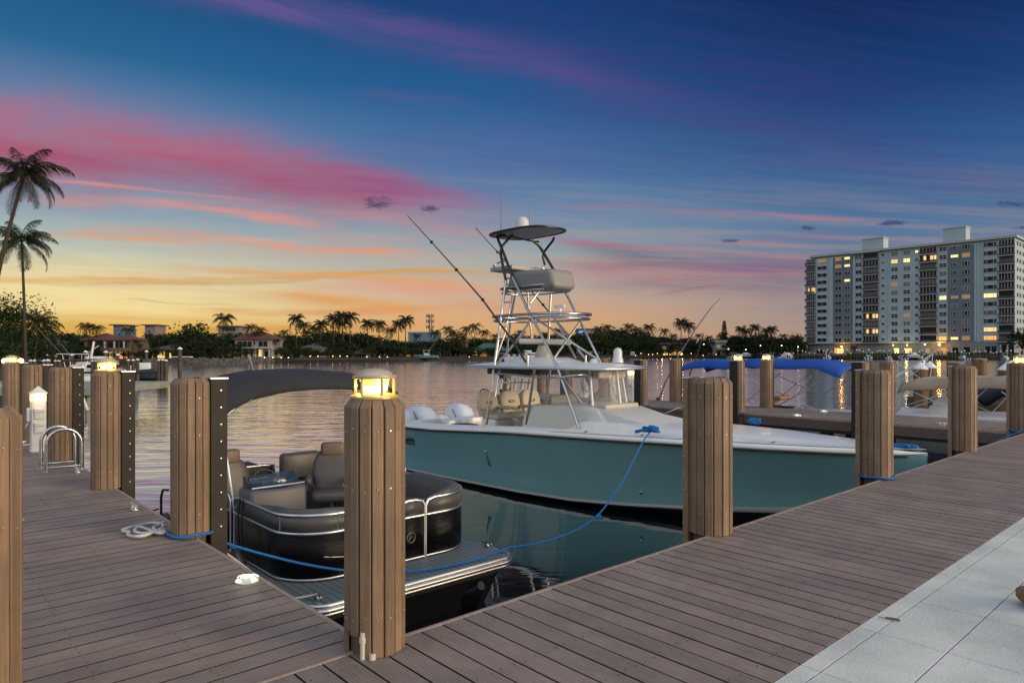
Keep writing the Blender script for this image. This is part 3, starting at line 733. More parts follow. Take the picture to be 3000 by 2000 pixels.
for k, (dz, e, rr) in enumerate(((-.015, .012, .024), (-.058, .022, .024), (-.10, .010, .020))):
    mb.tube([Vector((a, b, DZ + dz)) for a, b in rrect(U0 - e, U1 + e, V0 - e, V1 + e, .17)], rr, 8, closed=True)
PB.part('rub_rail', mb, alu, smooth=60)
mb = MB(); mb.prism(rrect(U0 + .06, U1 - .10, V0 + .10, V1 - .1, .15), DZ - .20, DZ - .051); mb.add([Vector((a, b, DZ - .2)) for a, b in ((U0+.10, V0+.14), (U1-.12, V0+.14), (U1-.12, V1-.2), (U0+.10, V1-.2))] + [Vector((a, b, WZ - .2)) for a, b in ((U0+.16, V0+.42), (U1-.22, V0+.42), (U1-.22, V1-.2), (U0+.16, V1-.2))], [(0,1,2,3), (4,5,6,7), (0,1,5,4), (1,2,6,5), (2,3,7,6), (3,0,4,7)]); PB.part('under_skirt', mb, black)
for uc in (U0 + .42, U1 - .42):
    mb = MB(); rr = .33; zc = WZ + .12
    mb.tube([(uc, V0 + .10, zc + .18), (uc, V0 + .28, zc + .08), (uc, V0 + .75, zc), (uc, V1 - .1, zc)], [.05, .18, rr, rr], 24)
    PB.part('pontoon_tube', mb, mat('dark painted pontoon', (.03,.032,.036), .3, .5), smooth=50)
# fence with rounded corners: lower black panel, grey upper panel, two rails
fu0, fu1, fv0, fv1 = U0 + .07, U1 - .07, 6.64, 10.2
zL, zU = DZ + .50, DZ + .69
def fence_path(gapc, gapw, r=.50):
    """open path round the fence starting right of the front gate"""
    P = rrect(fu0, fu1, fv0, fv1, r, 10); return P
full = rrect(fu0, fu1, fv0, fv1, .50, 10)         # starts at +u +v corner, goes counter-clockwise
# split into three runs: right run, left run and the gate
gu0, gu1 = 4.22, 4.62
ix = 0
cl, cr = full[22:33], full[33:44]                   # corner at (u0,v0), corner at (u1,v0)
right = [(gu1, fv0)] + cr + [(fu1, fv1 - .5)] + full[0:11] + [(4.62, fv1)]
lgate = (fu0, 8.22), (fu0, 8.34)
left_front = [(gu0, fv0)] + cl[::-1] + [lgate[0]]
left_rear = [lgate[1]] + full[11:22][::-1] + [(4.30, fv1)]
left_rear = [lgate[1], (fu0, fv1 - .5)] + full[11:22][::-1] + [(4.30, fv1)]
def run(P, fancy=True, name='fence_panel'):
    mb = MB(); lo = [Vector((a, b, DZ + .035)) for a, b in P]; hi = [Vector((a, b, zL)) for a, b in P]
    mb.strip(lo, hi); w = PB.part(name, mb, blackgloss, solid=.02, smooth=40)
    mb = MB(); mb.strip([Vector((a, b, zL)) for a, b in P], [Vector((a, b, zU)) for a, b in P]); PB.part('upper_panel', mb, greyvinyl, w, solid=.016, smooth=40)
    mb = MB(); mb.tube([Vector((a, b, DZ + .02)) for a, b in P], .016, 8); mb.tube([Vector((a, b, zL)) for a, b in P], .019, 8)
    # the upper rail turns down at both ends
    a, b = P[0], P[1]; c, d = P[-1], P[-2]
    def toward(p, q, t):
        L = math.hypot(q[0]-p[0], q[1]-p[1]); return (p[0] + (q[0]-p[0]) / L * t, p[1] + (q[1]-p[1]) / L * t)
    p1, p2 = toward(a, b, .13), toward(c, d, .13)
    up = [Vector((*a, zL)), Vector((*a, zU - .08)), Vector((*toward(a, b, .03), zU - .02))] + [Vector((*q, zU)) for q in [p1] + list(P[1:-1]) + [p2]] + [Vector((*toward(c, d, .03), zU - .02)), Vector((*c, zU - .08)), Vector((*c, zL))]
    mb.tube(up, .021, 8)
    mb.tube([Vector((*a, DZ)), Vector((*a, zL))], .015, 8); mb.tube([Vector((*c, DZ)), Vector((*c, zL))], .015, 8)
    acc = 0
    for q0, q1 in zip(P, P[1:]):
        acc += math.hypot(q1[0]-q0[0], q1[1]-q0[1])
        if acc > .55: mb.tube([Vector((*q1, zL)), Vector((*q1, zU))], .012, 6); acc = 0
    PB.part('fence_rail', mb, alu, w, smooth=60); return w
run(right); run(left_front); run(left_rear)
gw = run([(gu0 + .02, fv0), ((gu0 + gu1) / 2, fv0), (gu1 - .02, fv0)], name='gate')
# white swoosh and round emblem on the black panels
mb = MB(); mb.tube([(fu0 - .013, 7.6, DZ + .42), (fu0 + .02, 7.0, DZ + .36), (fu0 + .16, 6.79, DZ + .30), (fu0 + .32, 6.66, DZ + .26), (fu0 + .5, 6.625, DZ + .23), (fu0 + .75, 6.622, DZ + .20)], [.002,.006,.006,.006,.005,.001], 5, sub=1)
PB.part('swoosh_stripe', mb, mat('silver decal', (.35,.36,.38), .3, .4))
mb = MB(); mb.tube([(4.40 + .055 * math.cos(R(a)), 6.615, DZ + .27 + .055 * math.sin(R(a))) for a in range(0, 360, 20)], .006, 6, closed=True)
mb.tube([(4.37, 6.615, DZ + .24), (4.40, 6.615, DZ + .29), (4.43, 6.615, DZ + .25)], .005, 5)
PB.part('round_emblem', mb, mat('bronze emblem', (.32,.28,.20), .35, .6), smooth=60)
# cushions lining the fence
def cushion_run(P, zt, inset=.10, rr=.085, parent=None, name='backrest_cushion', zb=None, m=None):
    mb = MB(); prof = []
    n = len(P); rows = []
    for i, p in enumerate(P):
        a = Vector(P[max(i-1, 0)]).to_2d() if False else Vector((P[max(i-1,0)][0], P[max(i-1,0)][1], 0)); b = Vector((P[min(i+1,n-1)][0], P[min(i+1,n-1)][1], 0))
        t = (b - a).normalized(); nn = Vector((-t.y, t.x, 0))
        c = Vector((4.18, 8.4, 0)) - Vector((p[0], p[1], 0))
        if nn.dot(c) < 0: nn = -nn
        base = Vector((p[0], p[1], 0)); zbot = zb if zb is not None else zL - .12
        sh = 1.0 if 0 < i < n - 1 else .82
        sec = [(0.02, zbot), (.02, zt - .03), (.035, zt - .008), (.07, zt), (.11, zt - .012), (.145, zt - .045), (.175, zt - .14), (.19, zbot)]
        rows.append([base + nn * o + Vector((0, 0, zbot + (z - zbot) * sh)) for o, z in sec])
    mb.grid(rows)
    k = len(rows[0]); o = len(mb.v)
    mb.f.append(tuple(range(k))); mb.m.append(0); mb.f.append(tuple(len(mb.v) - k + j for j in range(k))); mb.m.append(0)
    return PB.part(name, mb, m or greyvinyl, parent, smooth=60)
def seatbox(poly, z, label=None):
    mb = MB(); mb.prism(poly, z - .11, z); 
    q = PB.part('bench_cushion', mb, mat('bench seat vinyl', (.09,.095,.10), .38, bump=.1, bscale=90), smooth=30)
    md = q.modifiers.new('round', 'BEVEL'); md.width = .03; md.segments = 3
    mb = MB(); mb.prism(poly, DZ, z - .11); PB.part('bench_base', mb, darkvinyl, q)
    return q
cushion_run([(4.10, fv0)] + cl[::-1][1:] + [(fu0, 7.65)], zU + .06)
cushion_run([(4.74, fv0)] + cr[1:] + [(fu1, 7.9), (fu1, 8.2)], zU + .06)
cushion_run([(fu1, fv1 - .9), (fu1, fv1 - .5)] + full[0:11] + [(4.75, fv1)], zU + .14)
seatbox([(fu0 + .1, 7.65), (fu0 + .1, 6.95), (fu0 + .3, 6.75), (4.05, 6.75), (4.05, 7.2), (fu0 + .62, 7.25), (fu0 + .62, 7.65)], DZ + .42)
seatbox([(4.78, 6.75), (fu1 - .3, 6.75), (fu1 - .1, 6.95), (fu1 - .1, 8.2), (fu1 - .60, 8.2), (fu1 - .60, 7.3), (4.78, 7.3)], DZ + .42)
seatbox([(4.3, 9.5), (fu1 - .12, 9.5), (fu1 - .12, 10.05), (4.3, 10.05)], DZ + .44)
# aft bench backrest with rounded block
def pad(u0, u1, v0, v1, z0, z1, m, name, parent=None, b=.05, M=None, label=None):
    mb = MB(); mb.box(u0, u1, v0, v1, z0, z1, b, M); return PB.part(name, mb, m, parent, smooth=60, label=label)
pad(4.32, 4.95, 9.96, 10.10, DZ + .46, DZ + .86, greyvinyl, 'aft_backrest', label='squared grey backrest of the aft bench')
# helm console with tinted windscreen
mb = MB(); mb.box(3.02, 3.72, 7.82, 8.22, DZ, DZ + .80, .05)
con = PB.part('console', mb, mat('console grey', (.085,.085,.095), .45, bump=.1, bscale=150), smooth=50)
mb = MB(); mb.tube([(3.06, 7.88, DZ + .82), (3.40, 7.84, DZ + .825), (3.70, 7.88, DZ + .82)], .012, 6); PB.part('console_trim', mb, alu, con)
mb = MB(); arc = [(3.05, 8.10), (3.07, 7.95), (3.18, 7.86), (3.45, 7.84), (3.60, 7.88), (3.69, 8.0), (3.71, 8.12)]
mb.strip([Vector((a, b, DZ + .78)) for a, b in arc], [Vector((a * .96 + .135, b + .05, DZ + .98 - .05 * abs(i - 3) / 3)) for i, (a, b) in enumerate(arc)])
PB.part('windscreen', mb, mat('tinted screen', (.02,.05,.09), .05, trans=.0, alpha=.62, spec=.8), con, solid=.006, smooth=60)
mb = MB(); mb.tube([(3.38 + .16 * math.cos(R(a)), 8.28 + .05 * math.sin(R(a)), DZ + .80 + .15 * math.sin(R(a))) for a in range(0, 360, 20)], .012, 6, closed=True); mb.tube([(3.38, 8.22, DZ + .78), (3.38, 8.28, DZ + .80)], .02, 8)
PB.part('steering_wheel', mb, black, con)
# captain chairs facing the console and the bow
def capchair(u, v, rot=0.0, wide=1.0):
    M = Matrix.Translation((u, v, DZ)) @ Matrix.Rotation(rot, 4, 'Z') @ Matrix.Diagonal((wide, 1, 1, 1))
    mb = MB()
    rows = []
    for z, w, t in ((.46,.20,.075), (.52,.235,.085), (.70,.25,.075), (.85,.235,.065), (.95,.19,.055), (1.00,.13,.045), (1.01,.08,.02)):
        y = .16 + (z - .45) * .16
        rows.append([M @ Vector((w * math.copysign(abs(math.cos(a)) ** .5, math.cos(a)), y + t * math.copysign(abs(math.sin(a)) ** .7, math.sin(a)), z)) for a in [2 * math.pi * i / 20 for i in range(20)]])
    mb.grid(rows, cv=True); mb.f.append(tuple(range(6*20, 7*20))); mb.m.append(0)
    back = PB.part('captain_chair', mb, greyvinyl, smooth=60)
    mb = MB(); mb.box(-.145, .145, .165, .285, .93, 1.12, .04, M); PB.part('headrest', mb, tanvinyl, back, smooth=60)
    mb = MB(); mb.box(-.24, .24, -.26, .20, .36, .50, .05, M); PB.part('chair_seat', mb, greyvinyl, back, smooth=60)
    for sx in (-1, 1):
        mb = MB(); mb.box(sx*.285-.035, sx*.285+.035, -.17, .17, .60, .68, .025, M); mb.tube([M @ Vector((sx*.285, .14, .62)), M @ Vector((sx*.27, .2, .50)), M @ Vector((sx*.24, .2, .42))], .03, 8); PB.part('armrest', mb, greyvinyl, back, smooth=60)
    mb = MB(); mb.tube([M @ Vector((0, 0, 0)), M @ Vector((0, 0, .38))], .045, 12); mb.lathe([(.17, 0), (.17, .02), (.05, .035)], 20, M @ Vector((0, 0, 0))); PB.part('pedestal_leg', mb, steel, back, smooth=50)
capchair(3.26, 8.95, R(8), 1.22); capchair(4.52, 8.75, R(-28), 1.1)
# speaker discs on the bench sides
for (u, v) in ((4.29, 9.72), (4.76, 7.05)):
    mb = MB(); mb.tube([(u - .006, v + .05 * math.cos(R(a)), DZ + .2 + .05 * math.sin(R(a))) for a in range(0, 360, 30)], .008, 6, closed=True)
    PB.part('speaker_ring', mb, steel, smooth=60)
# canopy on bows
NEAR = [(2.93,.70),(3.0,.80),(3.1,.88),(3.35,1.0),(3.8,1.08),(4.3,1.10),(4.9,1.07),(5.3,1.02),(5.5,.98)]
CROWN = [(2.93,1.02),(3.0,1.12),(3.1,1.20),(3.4,1.28),(3.8,1.335),(4.3,1.35),(4.9,1.30),(5.3,1.20),(5.5,1.06)]
def li(T, x):
    for (a, ya), (b, yb) in zip(T, T[1:]):
        if x <= b: return ya + (yb - ya) * max(0, (x - a)) / (b - a)
    return T[-1][1]
rows = []
for vv, f in ((8.60, 0.0), (8.64, .35), (8.72, .65), (8.86, .88), (9.1, 1.0), (9.5, 1.02), (9.85, .98), (9.98, .86)):
    row = []
    for i in range(33):
        u = 2.93 + (5.5 - 2.93) * i / 32; a, b = li(NEAR, u), li(CROWN, u)
        row.append(Vector((u, vv, a + (b - a) * f + .005 * math.sin(u * 9 + vv * 7))))
    rows.append(row)
mb = MB(); mb.grid(rows); can = PB.part('canopy', mb, canvas_b, smooth=180, solid=.012)
def bow(v, top, foot, dz=-.02):
    pts = []
    for i in range(15):
        t = i / 14; u = 2.96 + 2.5 * t
        pts.append(Vector((u, v, (li(NEAR, u) + .01 if dz < -.1 else li(CROWN, u) + dz))))
    L = [Vector((U0 + .06, foot, zU))] + [Vector((2.95, v + (foot - v) * .3, .55))]
    Rr = [Vector((5.48, v + (foot - v) * .3, .70)), Vector((U1 - .06, foot, zU))]
    mb = MB(); mb.tube(L + pts + Rr, .0165, 8, sub=1); PB.part('canopy_bow', mb, alu, can, smooth=60)
bow(8.62, 0, 8.95, -.30); bow(9.2, 0, 9.0, -.02); bow(9.9, 0, 9.0, -.05)
for u in (U0 + .06, U1 - .06):
    mb = MB(); mb.tube([(u, 8.2, zL + .05), (u, 8.60, .66)], .014, 6); PB.part('canopy_strut', mb, alu, can)
mb = MB(); mb.tube([(3.75, 9.6, 1.33), (3.70, 9.6, 1.50)], .012, 8); mb.tube([(3.70, 9.6, 1.50), (3.685, 9.6, 1.56)], .02, 8); PB.part('light_mast', mb, alu, can)
# cleats, tie straps, stern engine
for (u, v) in ((U1 - .06, V0 + .15), (U1 - .04, V0 + .45), (U0 + .12, V0 + .16)):
    mb = MB(); mb.tube([(u, v - .08, DZ + .05), (u, v + .08, DZ + .05)], .012, 8); mb.box(u-.02, u+.02, v-.03, v+.03, DZ, DZ + .05, .004); PB.part('cleat', mb, steel, smooth=50)
for v in (7.9, 8.0):
    mb = MB(); mb.tube([(fu0 - .02, v, zU + .02), (fu0 - .05, v - .02, zL), (fu0 - .05, v - .05, DZ + .12), (fu0 - .06, v - .06, DZ)], .012, 6, sub=1); PB.part('hanging_line', mb, rope_dark, smooth=60)
mb = MB(); mb.tube([(U0 + .12, V0 + .16, DZ + .06), (U0 + .02, V0 + .25, DZ + .03), (U0 - .15, V0 + .22, DZ + .06), (U0 - .6, V0 + .3, DZ + .5), (2.0, V0 + .42, .0)], .009, 6, sub=2); PB.part('thin_white_line', mb, rope_white, smooth=60)
mb = MB()
for r0, z0, z1 in ((.19, -.5, -.15),):
    mb.box(3.95, 4.40, 10.72, 11.30, DZ - .1, DZ + .62, .12)
PB.part('outboard_motor', mb, black, smooth=60)
mb = MB(); mb.box(U0 - .1, U0 + .05, 10.45, 10.8, DZ - .02, DZ + .06, .02); mb.tube([(U0 - .07, 10.7, DZ), (U0 - .07, 10.7, DZ + .42), (U0 - .0, 10.6, DZ + .42)], .018, 6, sub=1); PB.part('boarding_ladder', mb, black)
# fenders between boat and pier
t = DT('boat_fender', 'round black fender hanging between pier and pontoon boat', 'fender', 2.5, 6.85, -.55)
mb = MB(); mb.lathe([(.02, .22), (.05, .17), (.095, .10), (.10, -.05), (.08, -.14), (.02, -.19)], 16, (2.5, 6.85, -.55)); t.part('fender_body', mb, black, smooth=60)
mb = MB(); mb.tube([(2.5, 6.85, -.35), (2.2, 6.7, -.08), (2.08, 6.5, .03)], .010, 6, sub=1); t.part('fender_line', mb, rope_blue, smooth=60)
# ================================================================ SPORT FISHING BOAT
FB = DT('fishing_boat', 'long sea green sport fishing boat with white deck and tall steel tower', 'boat', 11.3, 9.5, WZ)
def uc(v): return 11.10 + (15.3 - v) * .047
def interp(T, v):
    if v >= T[0][0]: return T[0][1:]
    for a, b in zip(T, T[1:]):
        if a[0] >= v >= b[0]:
            t = (a[0] - v) / (a[0] - b[0]); return tuple(x + (y - x) * t for x, y in zip(a[1:], b[1:]))
    return T[-1][1:]
# v, sheer half beam, sheer height, chine half beam, chine height, keel depth  (heights above water)
ST = [(15.3,1.80,1.13,1.60,.12,-.45), (13.0,1.95,1.20,1.72,.13,-.5), (10.5,1.98,1.345,1.74,.15,-.5), (9.2,1.92,1.38,1.62,.16,-.5), (8.1,1.76,1.40,1.36,.20,-.5), (6.8,1.40,1.41,.92,.27,-.45),
      (5.6,1.02,1.415,.50,.38,-.35), (4.6,.62,1.42,.22,.55,-.2), (3.9,.26,1.425,.07,.75,.05), (3.52,.02,1.43,.01,1.0,.6)]
hull_m = mat('sea green gelcoat', (.18,.37,.39), .14, coat=1.0, var=.04, vscale=1.2)
boot_m = mat('white chine stripe', (.50,.52,.50), .3)
bott_m = mat('dark bottom paint', (.008,.012,.018), .6)
vs = [15.3 - i * (15.3 - 3.52) / 56 for i in range(57)]
def section(v, sgn):
    hb, hz, cb, cz, kd = interp(ST, v); u = uc(v); P = []
    P.append(Vector((u, v, WZ + kd)))
    P.append(Vector((u + sgn * cb * .93, v, WZ + cz - .10)))
    P.append(Vector((u + sgn * cb, v, WZ + cz - .055)))
    P.append(Vector((u + sgn * (cb + .012), v, WZ + cz)))
    for t in (.15, .3, .45, .6, .75, .9, 1.0):
        w = cb + .012 + (hb - cb) * (t ** 1.35)
        P.append(Vector((u + sgn * w, v, WZ + cz + (hz - cz) * t)))
    return P
parts_h = None
for sgn in (-1, 1):
    mb = MB(); rows = [section(v, sgn) for v in vs]; n = len(rows[0])
    mb.v = [p for r_ in rows for p in r_]
    for i in range(len(rows) - 1):
        for j in range(n - 1):
            mb.f.append((i*n+j, (i+1)*n+j, (i+1)*n+j+1, i*n+j+1)); mb.m.append(2 if j < 1 else (1 if j < 3 else 0))
    mb.f.append(tuple(range(n))); mb.m.append(0)
    FB.part('hull', mb, [hull_m, boot_m, bott_m], smooth=35)
# transom
P = section(15.3, -1); Q = section(15.3, 1)
mb = MB(); mb.add(P + Q[::-1], [tuple(range(len(P) + len(Q)))]); FB.part('transom', mb, hull_m)
# white gunwale with dark rub strake
for sgn in (-1, 1):
    mb = MB(); rows = []
    for v in vs:
        hb, hz, *_ = interp(ST, v); u = uc(v); wd = min(.34, hb * .55 + .02); s = sgn
        tip = min(1.0, max(.12, (v - 3.5) / .5)); rows.append([Vector((u + s*(hb+a*tip), v, WZ + hz + (z * tip + .03 * (1 - tip)))) for a, z in ((0, -.02), (.035, -.018), (.04, .03), (.03, .055), (-.03, .075))] + [Vector((u + s*(hb-wd*tip), v, WZ + hz + .10 * tip)), Vector((u + s*(hb-(wd+.01)*tip), v, WZ + hz - .06 * tip))])
    mb.grid(rows); k = len(rows[0]); mb.f.append(tuple(range(k))); mb.m.append(0)
    FB.part('gunwale', mb, white, smooth=50)
    mb = MB(); mb.tube([Vector((uc(v) + sgn * (interp(ST, v)[0] + .028), v, WZ + interp(ST, v)[1] - .012)) for v in vs[:-1]], .022, 6)
    FB.part('rub_strake', mb, mat('rub strake', (.10,.09,.07), .4, .4), smooth=60)
# foredeck with crown from v=9.6 to the bow and raised trunk
mb = MB(); rows = []
for v in [q for q in vs if q < 9.6]:
    hb, hz, *_ = interp(ST, v); u = uc(v); hb2 = max(hb - .02, .01); row = []
    for i in range(21):
        t = -1 + 2 * i / 20; a = abs(t)
        z = hz + .085 + .03 * (1 - t * t) * min(1, hb)
        # trunk cabin rise in the middle
        tr = max(0, min(1, (v - 4.3) / 1.6)) * max(0, min(1, (.70 - a) / .16)); tr = tr * tr * (3 - 2 * tr)
        row.append(Vector((u + t * hb2, v, WZ + z + tr * (.04 + .012 * (v - 4.5)))))
    rows.append(row)
mb.grid(rows); FB.part('foredeck', mb, white, smooth=50)
mb = MB()
for v in (8.7, 7.6, 6.6, 5.5):
    for sgn in (-1, 1):
        hb, hz, *_ = interp(ST, v); mb.lathe([(.045, 0), (.045, .006), (.02, .02), (.001, .022)], 10, (uc(v) + sgn * (hb - .16), v, WZ + hz + .092))
FB.part('deck_fitting', mb, steel, smooth=50)
# cockpit floor and inside
mb = MB(); mb.grid([[Vector((uc(v) + t * (interp(ST, v)[0] - .33), v, WZ + .62)) for t in (-1, 0, 1)] for v in (15.2, 13, 9.5)])
FB.part('cockpit_floor', mb, mat('cockpit sole', (.5,.5,.46), .6))
mb = MB(); mb.box(9.6, 12.75, 14.75, 15.25, WZ + .55, WZ + 1.18, .05); mb.box(9.9, 10.6, 14.5, 14.8, WZ + .6, WZ + 1.25, .04); mb.box(11.4, 12.3, 14.45, 14.8, WZ + .6, WZ + 1.24, .05); FB.part('transom_box', mb, white, smooth=40)
mb = MB(); a, b = onu(1395, 1243, 10.2), onu(1445, 1243, 10.2); mb.box(9.75, 10.2, 12.5, 13.0, WZ + 1.26, WZ + 1.30, .01); FB.part('teak_board', mb, mat('dark teak', (.07,.03,.015), .5), smooth=40)
# centre console block with sloping ribbed cover
c0 = Vector((uc(10), 0, 0)).x
def body(name, prof, hw, m, b=.05):
    """prof: (v, z) outline of the side, hw half width at bottom/top"""
    mb = MB(); n = len(prof); L = []; Rr = []
    for (v, z) in prof:
        zz = z; w = hw[0] + (hw[1] - hw[0]) * (z - prof[0][1]) / 1.0
        L.append(Vector((uc(v) - w, v, WZ + z))); Rr.append(Vector((uc(v) + w, v, WZ + z)))
    mb.add(L + Rr, [tuple(range(n)), tuple(range(2*n-1, n-1, -1))] + [(i, (i+1) % n, n + (i+1) % n, n + i) for i in range(n)])
    q = FB.part(name, mb, m, smooth=30)
    md = q.modifiers.new('round', 'BEVEL'); md.width = b; md.segments = 3; md.limit_method = 'ANGLE'; md.angle_limit = R(25)
    return q
cons = body('console', [(11.35, .62), (11.33, 1.45), (11.2, 1.80), (9.75, 1.88), (9.2, 1.82), (8.8, 1.42), (8.8, .62)], (.92, .78), mat('console white', (.62,.62,.58), .4, bump=.05), .07)
ribm = bpy.data.materials.new('ribbed white cover'); ribm.use_nodes = True
t_ = ribm.node_tree; b_ = t_.nodes['Principled BSDF']; b_.inputs['Base Color'].default_value = (.55,.56,.54,1); b_.inputs['Roughness'].default_value = .6
tcn = t_.nodes.new('ShaderNodeTexCoord'); s_ = t_.nodes.new('ShaderNodeSeparateXYZ'); t_.links.new(tcn.outputs['Object'], s_.inputs[0])
w_ = (X(t_, s_.outputs[0]) * 75.0)._m('SINE'); bp_ = t_.nodes.new('ShaderNodeBump'); bp_.inputs['Strength'].default_value = .8; bp_.inputs['Distance'].default_value = .012
t_.links.new(w_.s, bp_.inputs['Height']); t_.links.new(bp_.outputs[0], b_.inputs['Normal'])
body('front_cover', [(9.42, 1.35), (9.38, 1.80), (9.2, 1.83), (8.6, 1.68), (7.35, 1.52), (7.1, 1.45), (9.3, 1.35)], (.72, .70), ribm, .04)
mb = MB(); mb.box(uc(9.5) - .55, uc(9.5) + .55, 9.15, 9.40, WZ + 1.80, WZ + 1.91, .04); FB.part('dash_ledge', mb, cream, cons, smooth=40)
# helm screens and wheel
mb = MB(); mb.box(uc(10.8) - .45, uc(10.8) + .45, 10.75, 10.82, WZ + 1.84, WZ + 2.02, .01); FB.part('instrument_panel', mb, mat('grey panel', (.25,.25,.24), .4), cons)
# curved windscreen glass with white frames
glass_m = mat('clear plastic screen', (.75,.80,.80), .03, alpha=.14, spec=.8)
mb = MB(); arc = [(-.62, 10.9), (-.64, 10.1), (-.56, 9.5), (-.3, 9.28), (0, 9.22), (.3, 9.28), (.56, 9.5), (.64, 10.1), (.62, 10.9)]
mb.strip([Vector((uc(b) + a, b, WZ + 1.86)) for a, b in arc], [Vector((uc(b) + a * .92, b + .12, WZ + 2.58)) for a, b in arc]); FB.part('windscreen', mb, glass_m, cons, smooth=60)
for i in (2, 4, 6):
    a, b = arc[i]; mb = MB(); mb.tube([Vector((uc(b) + a, b, WZ + 1.86)), Vector((uc(b) + a * .92, b + .12, WZ + 2.60))], .028, 8)
    FB.part('windscreen_frame', mb, white2, cons, smooth=60)
# helm seats
def helmseat(u, v):
    z = WZ + .66
    mb = MB(); mb.box(u-.26, u+.26, v-.02, v+.5, z, z + .75, .05); s0 = FB.part('helm_seat', mb, white, smooth=50)
    mb = MB(); rows = []
    for zz, w, yy in ((.78,.29,.50), (.95,.32,.53), (1.15,.32,.57), (1.30,.29,.60), (1.36,.20,.615)):
        rows.append([Vector((u + w * math.copysign(abs(math.cos(a)) ** .45, math.cos(a)), v + yy + .065 * math.copysign(abs(math.sin(a)) ** .6, math.sin(a)), z + zz)) for a in [2*math.pi*i/18 for i in range(18)]])
    mb.grid(rows, cv=True); mb.f.append(tuple(range(4*18, 5*18))); mb.m.append(0); FB.part('backrest', mb, cream, s0, smooth=60)
    mb = MB(); mb.box(u-.26, u+.26, v-.08, v+.45, z + .70, z + .86, .06); mb.box(u-.26, u+.26, v-.10, v+.02, z + .45, z + .72, .05); FB.part('seat_cushion', mb, cream, s0, smooth=50)
    mb = MB(); mb.box(u-.08, u+.08, v+.465, v+.485, z + 1.08, z + 1.14, .02); FB.part('oval_badge', mb, mat('gold badge', (.30,.24,.10), .4, .4), s0, smooth=50)
    for sx in (-1, 1):
        mb = MB(); mb.box(u + sx*.28 - .045, u + sx*.28 + .045, v+.05, v+.45, z + .94, z + 1.01, .03); FB.part('armrest', mb, cream, s0, smooth=50)
helmseat(10.78, 12.3); helmseat(11.46, 12.25); helmseat(12.12, 12.2)
# outboard engines
def engine(u, v=15.75, dz_=0.0):
    z = WZ + .66 + dz_
    mb = MB(); rows = []
    for zz, wx, wy, oy in ((0,.16,.34,.0), (.06,.25,.48,.0), (.25,.30,.54,.0), (.48,.30,.52,-.02), (.68,.26,.44,-.06), (.79,.19,.32,-.10), (.84,.07,.14,-.12)):
        rows.append([Vector((u + wx * math.copysign(abs(math.cos(a)) ** .6, math.cos(a)), v - oy + wy * math.copysign(abs(math.sin(a)) ** .6, math.sin(a)), z + zz)) for a in [2*math.pi*i/20 for i in range(20)]])
    mb.grid(rows, cv=True); mb.f.append(tuple(range(20))); mb.m.append(0); mb.f.append(tuple(range(120, 140))); mb.m.append(0)
    e = FB.part('outboard_engine', mb, mat('white engine cowl', (.62,.66,.72), .25, coat=.4), smooth=60)
    mb = MB(); mb.tube([(u - .305, v - .02, z + .70), (u - .308, v - .22, z + .45), (u - .302, v - .42, z + .12)], .010, 6); FB.part('cowl_stripe', mb, mat('navy stripe', (.01,.015,.04), .4), e, smooth=60)
    mb = MB(); mb.box(u-.08, u+.08, v-.15, v+.12, z - 1.1, z + .02, .03); FB.part('engine_leg', mb, white2, e, smooth=50)
for u, q in ((10.2, 0), (10.95, 0), (11.55, -.28), (12.27, 0)): engine(u, 15.9, q)
# hardtop
ht = WZ + 2.66
def slab(pts, z0, th, name, m, cam_=.0, parent=None):
    cu_ = sum(p[0] for p in pts) / len(pts); cv_ = sum(p[1] for p in pts) / len(pts); rows = []
    for s, z in ((.001, -th*.5), (.7, -th*.5), (.93, -th*.5), (.985, -th*.25), (1.0, 0), (.985, th*.3), (.93, th*.5), (.7, th*.5 + cam_*.6), (.001, th*.5 + cam_)):
        rows.append([Vector((cu_ + (p[0]-cu_)*s, cv_ + (p[1]-cv_)*s, z0 + z)) for p in pts])
    mb = MB(); mb.grid(rows, cv=True); return FB.part(name, mb, m, parent, smooth=50)
def oval(ucn, hw, va, vb, n=40, e=.45, taper=1.0):
    P = []
    for i in range(n):
        a = 2 * math.pi * i / n; x = math.copysign(abs(math.cos(a)) ** e, math.cos(a)); y = math.copysign(abs(math.sin(a)) ** e, math.sin(a))
        P.append((ucn + x * hw * (1 if y > 0 else 1 + (taper-1) * -y), (va+vb)/2 + y * (vb-va)/2))
    return P
hard = slab(oval(11.35, 1.22, 9.0, 13.25, e=.4, taper=.82), ht, .07, 'hardtop', white, .09)
mb = MB(); mb.tube([Vector((p[0], p[1], ht - .01)) for p in oval(11.35, 1.25, 8.97, 13.28, e=.4, taper=.82)], .032, 8, closed=True); FB.part('hardtop_rim', mb, alu, hard, smooth=60)
# tower frame: tubes
def tubes(name, paths, r, m=steel, parent=None, sub=0):
    mb = MB()
    for p in paths: mb.tube(p, r, 10, sub=sub)
    return FB.part(name, mb, m, parent, smooth=60)
O = onu
legs = []
def leg(pts, r=.031, name='tower_leg', m=steel, sub=0): return tubes(name, [[O(*p) for p in pts]], r, m, sub=sub)
leg([(1697,1256,10.05), (1634,1076,10.25), (1585,980,10.45), (1553,921,10.6), (1502,812,10.8)])
leg([(1817,1186,12.0), (1770,1082,12.0), (1719,980,12.0), (1693,929,12.0), (1655,852,11.95)])
leg([(1425,1243,10.1), (1447,1076,10.25), (1462,980,10.45), (1468,924,10.6), (1482,822,10.8)])
leg([(1466,1243,12.3), (1478,1110,12.2), (1489,998,12.1), (1497,925,12.05), (1512,845,11.95)], .03)
leg([(1542,1243,10.5), (1566,1082,10.5)]); leg([(1592,1243,10.7), (1612,1082,10.7)], .03)
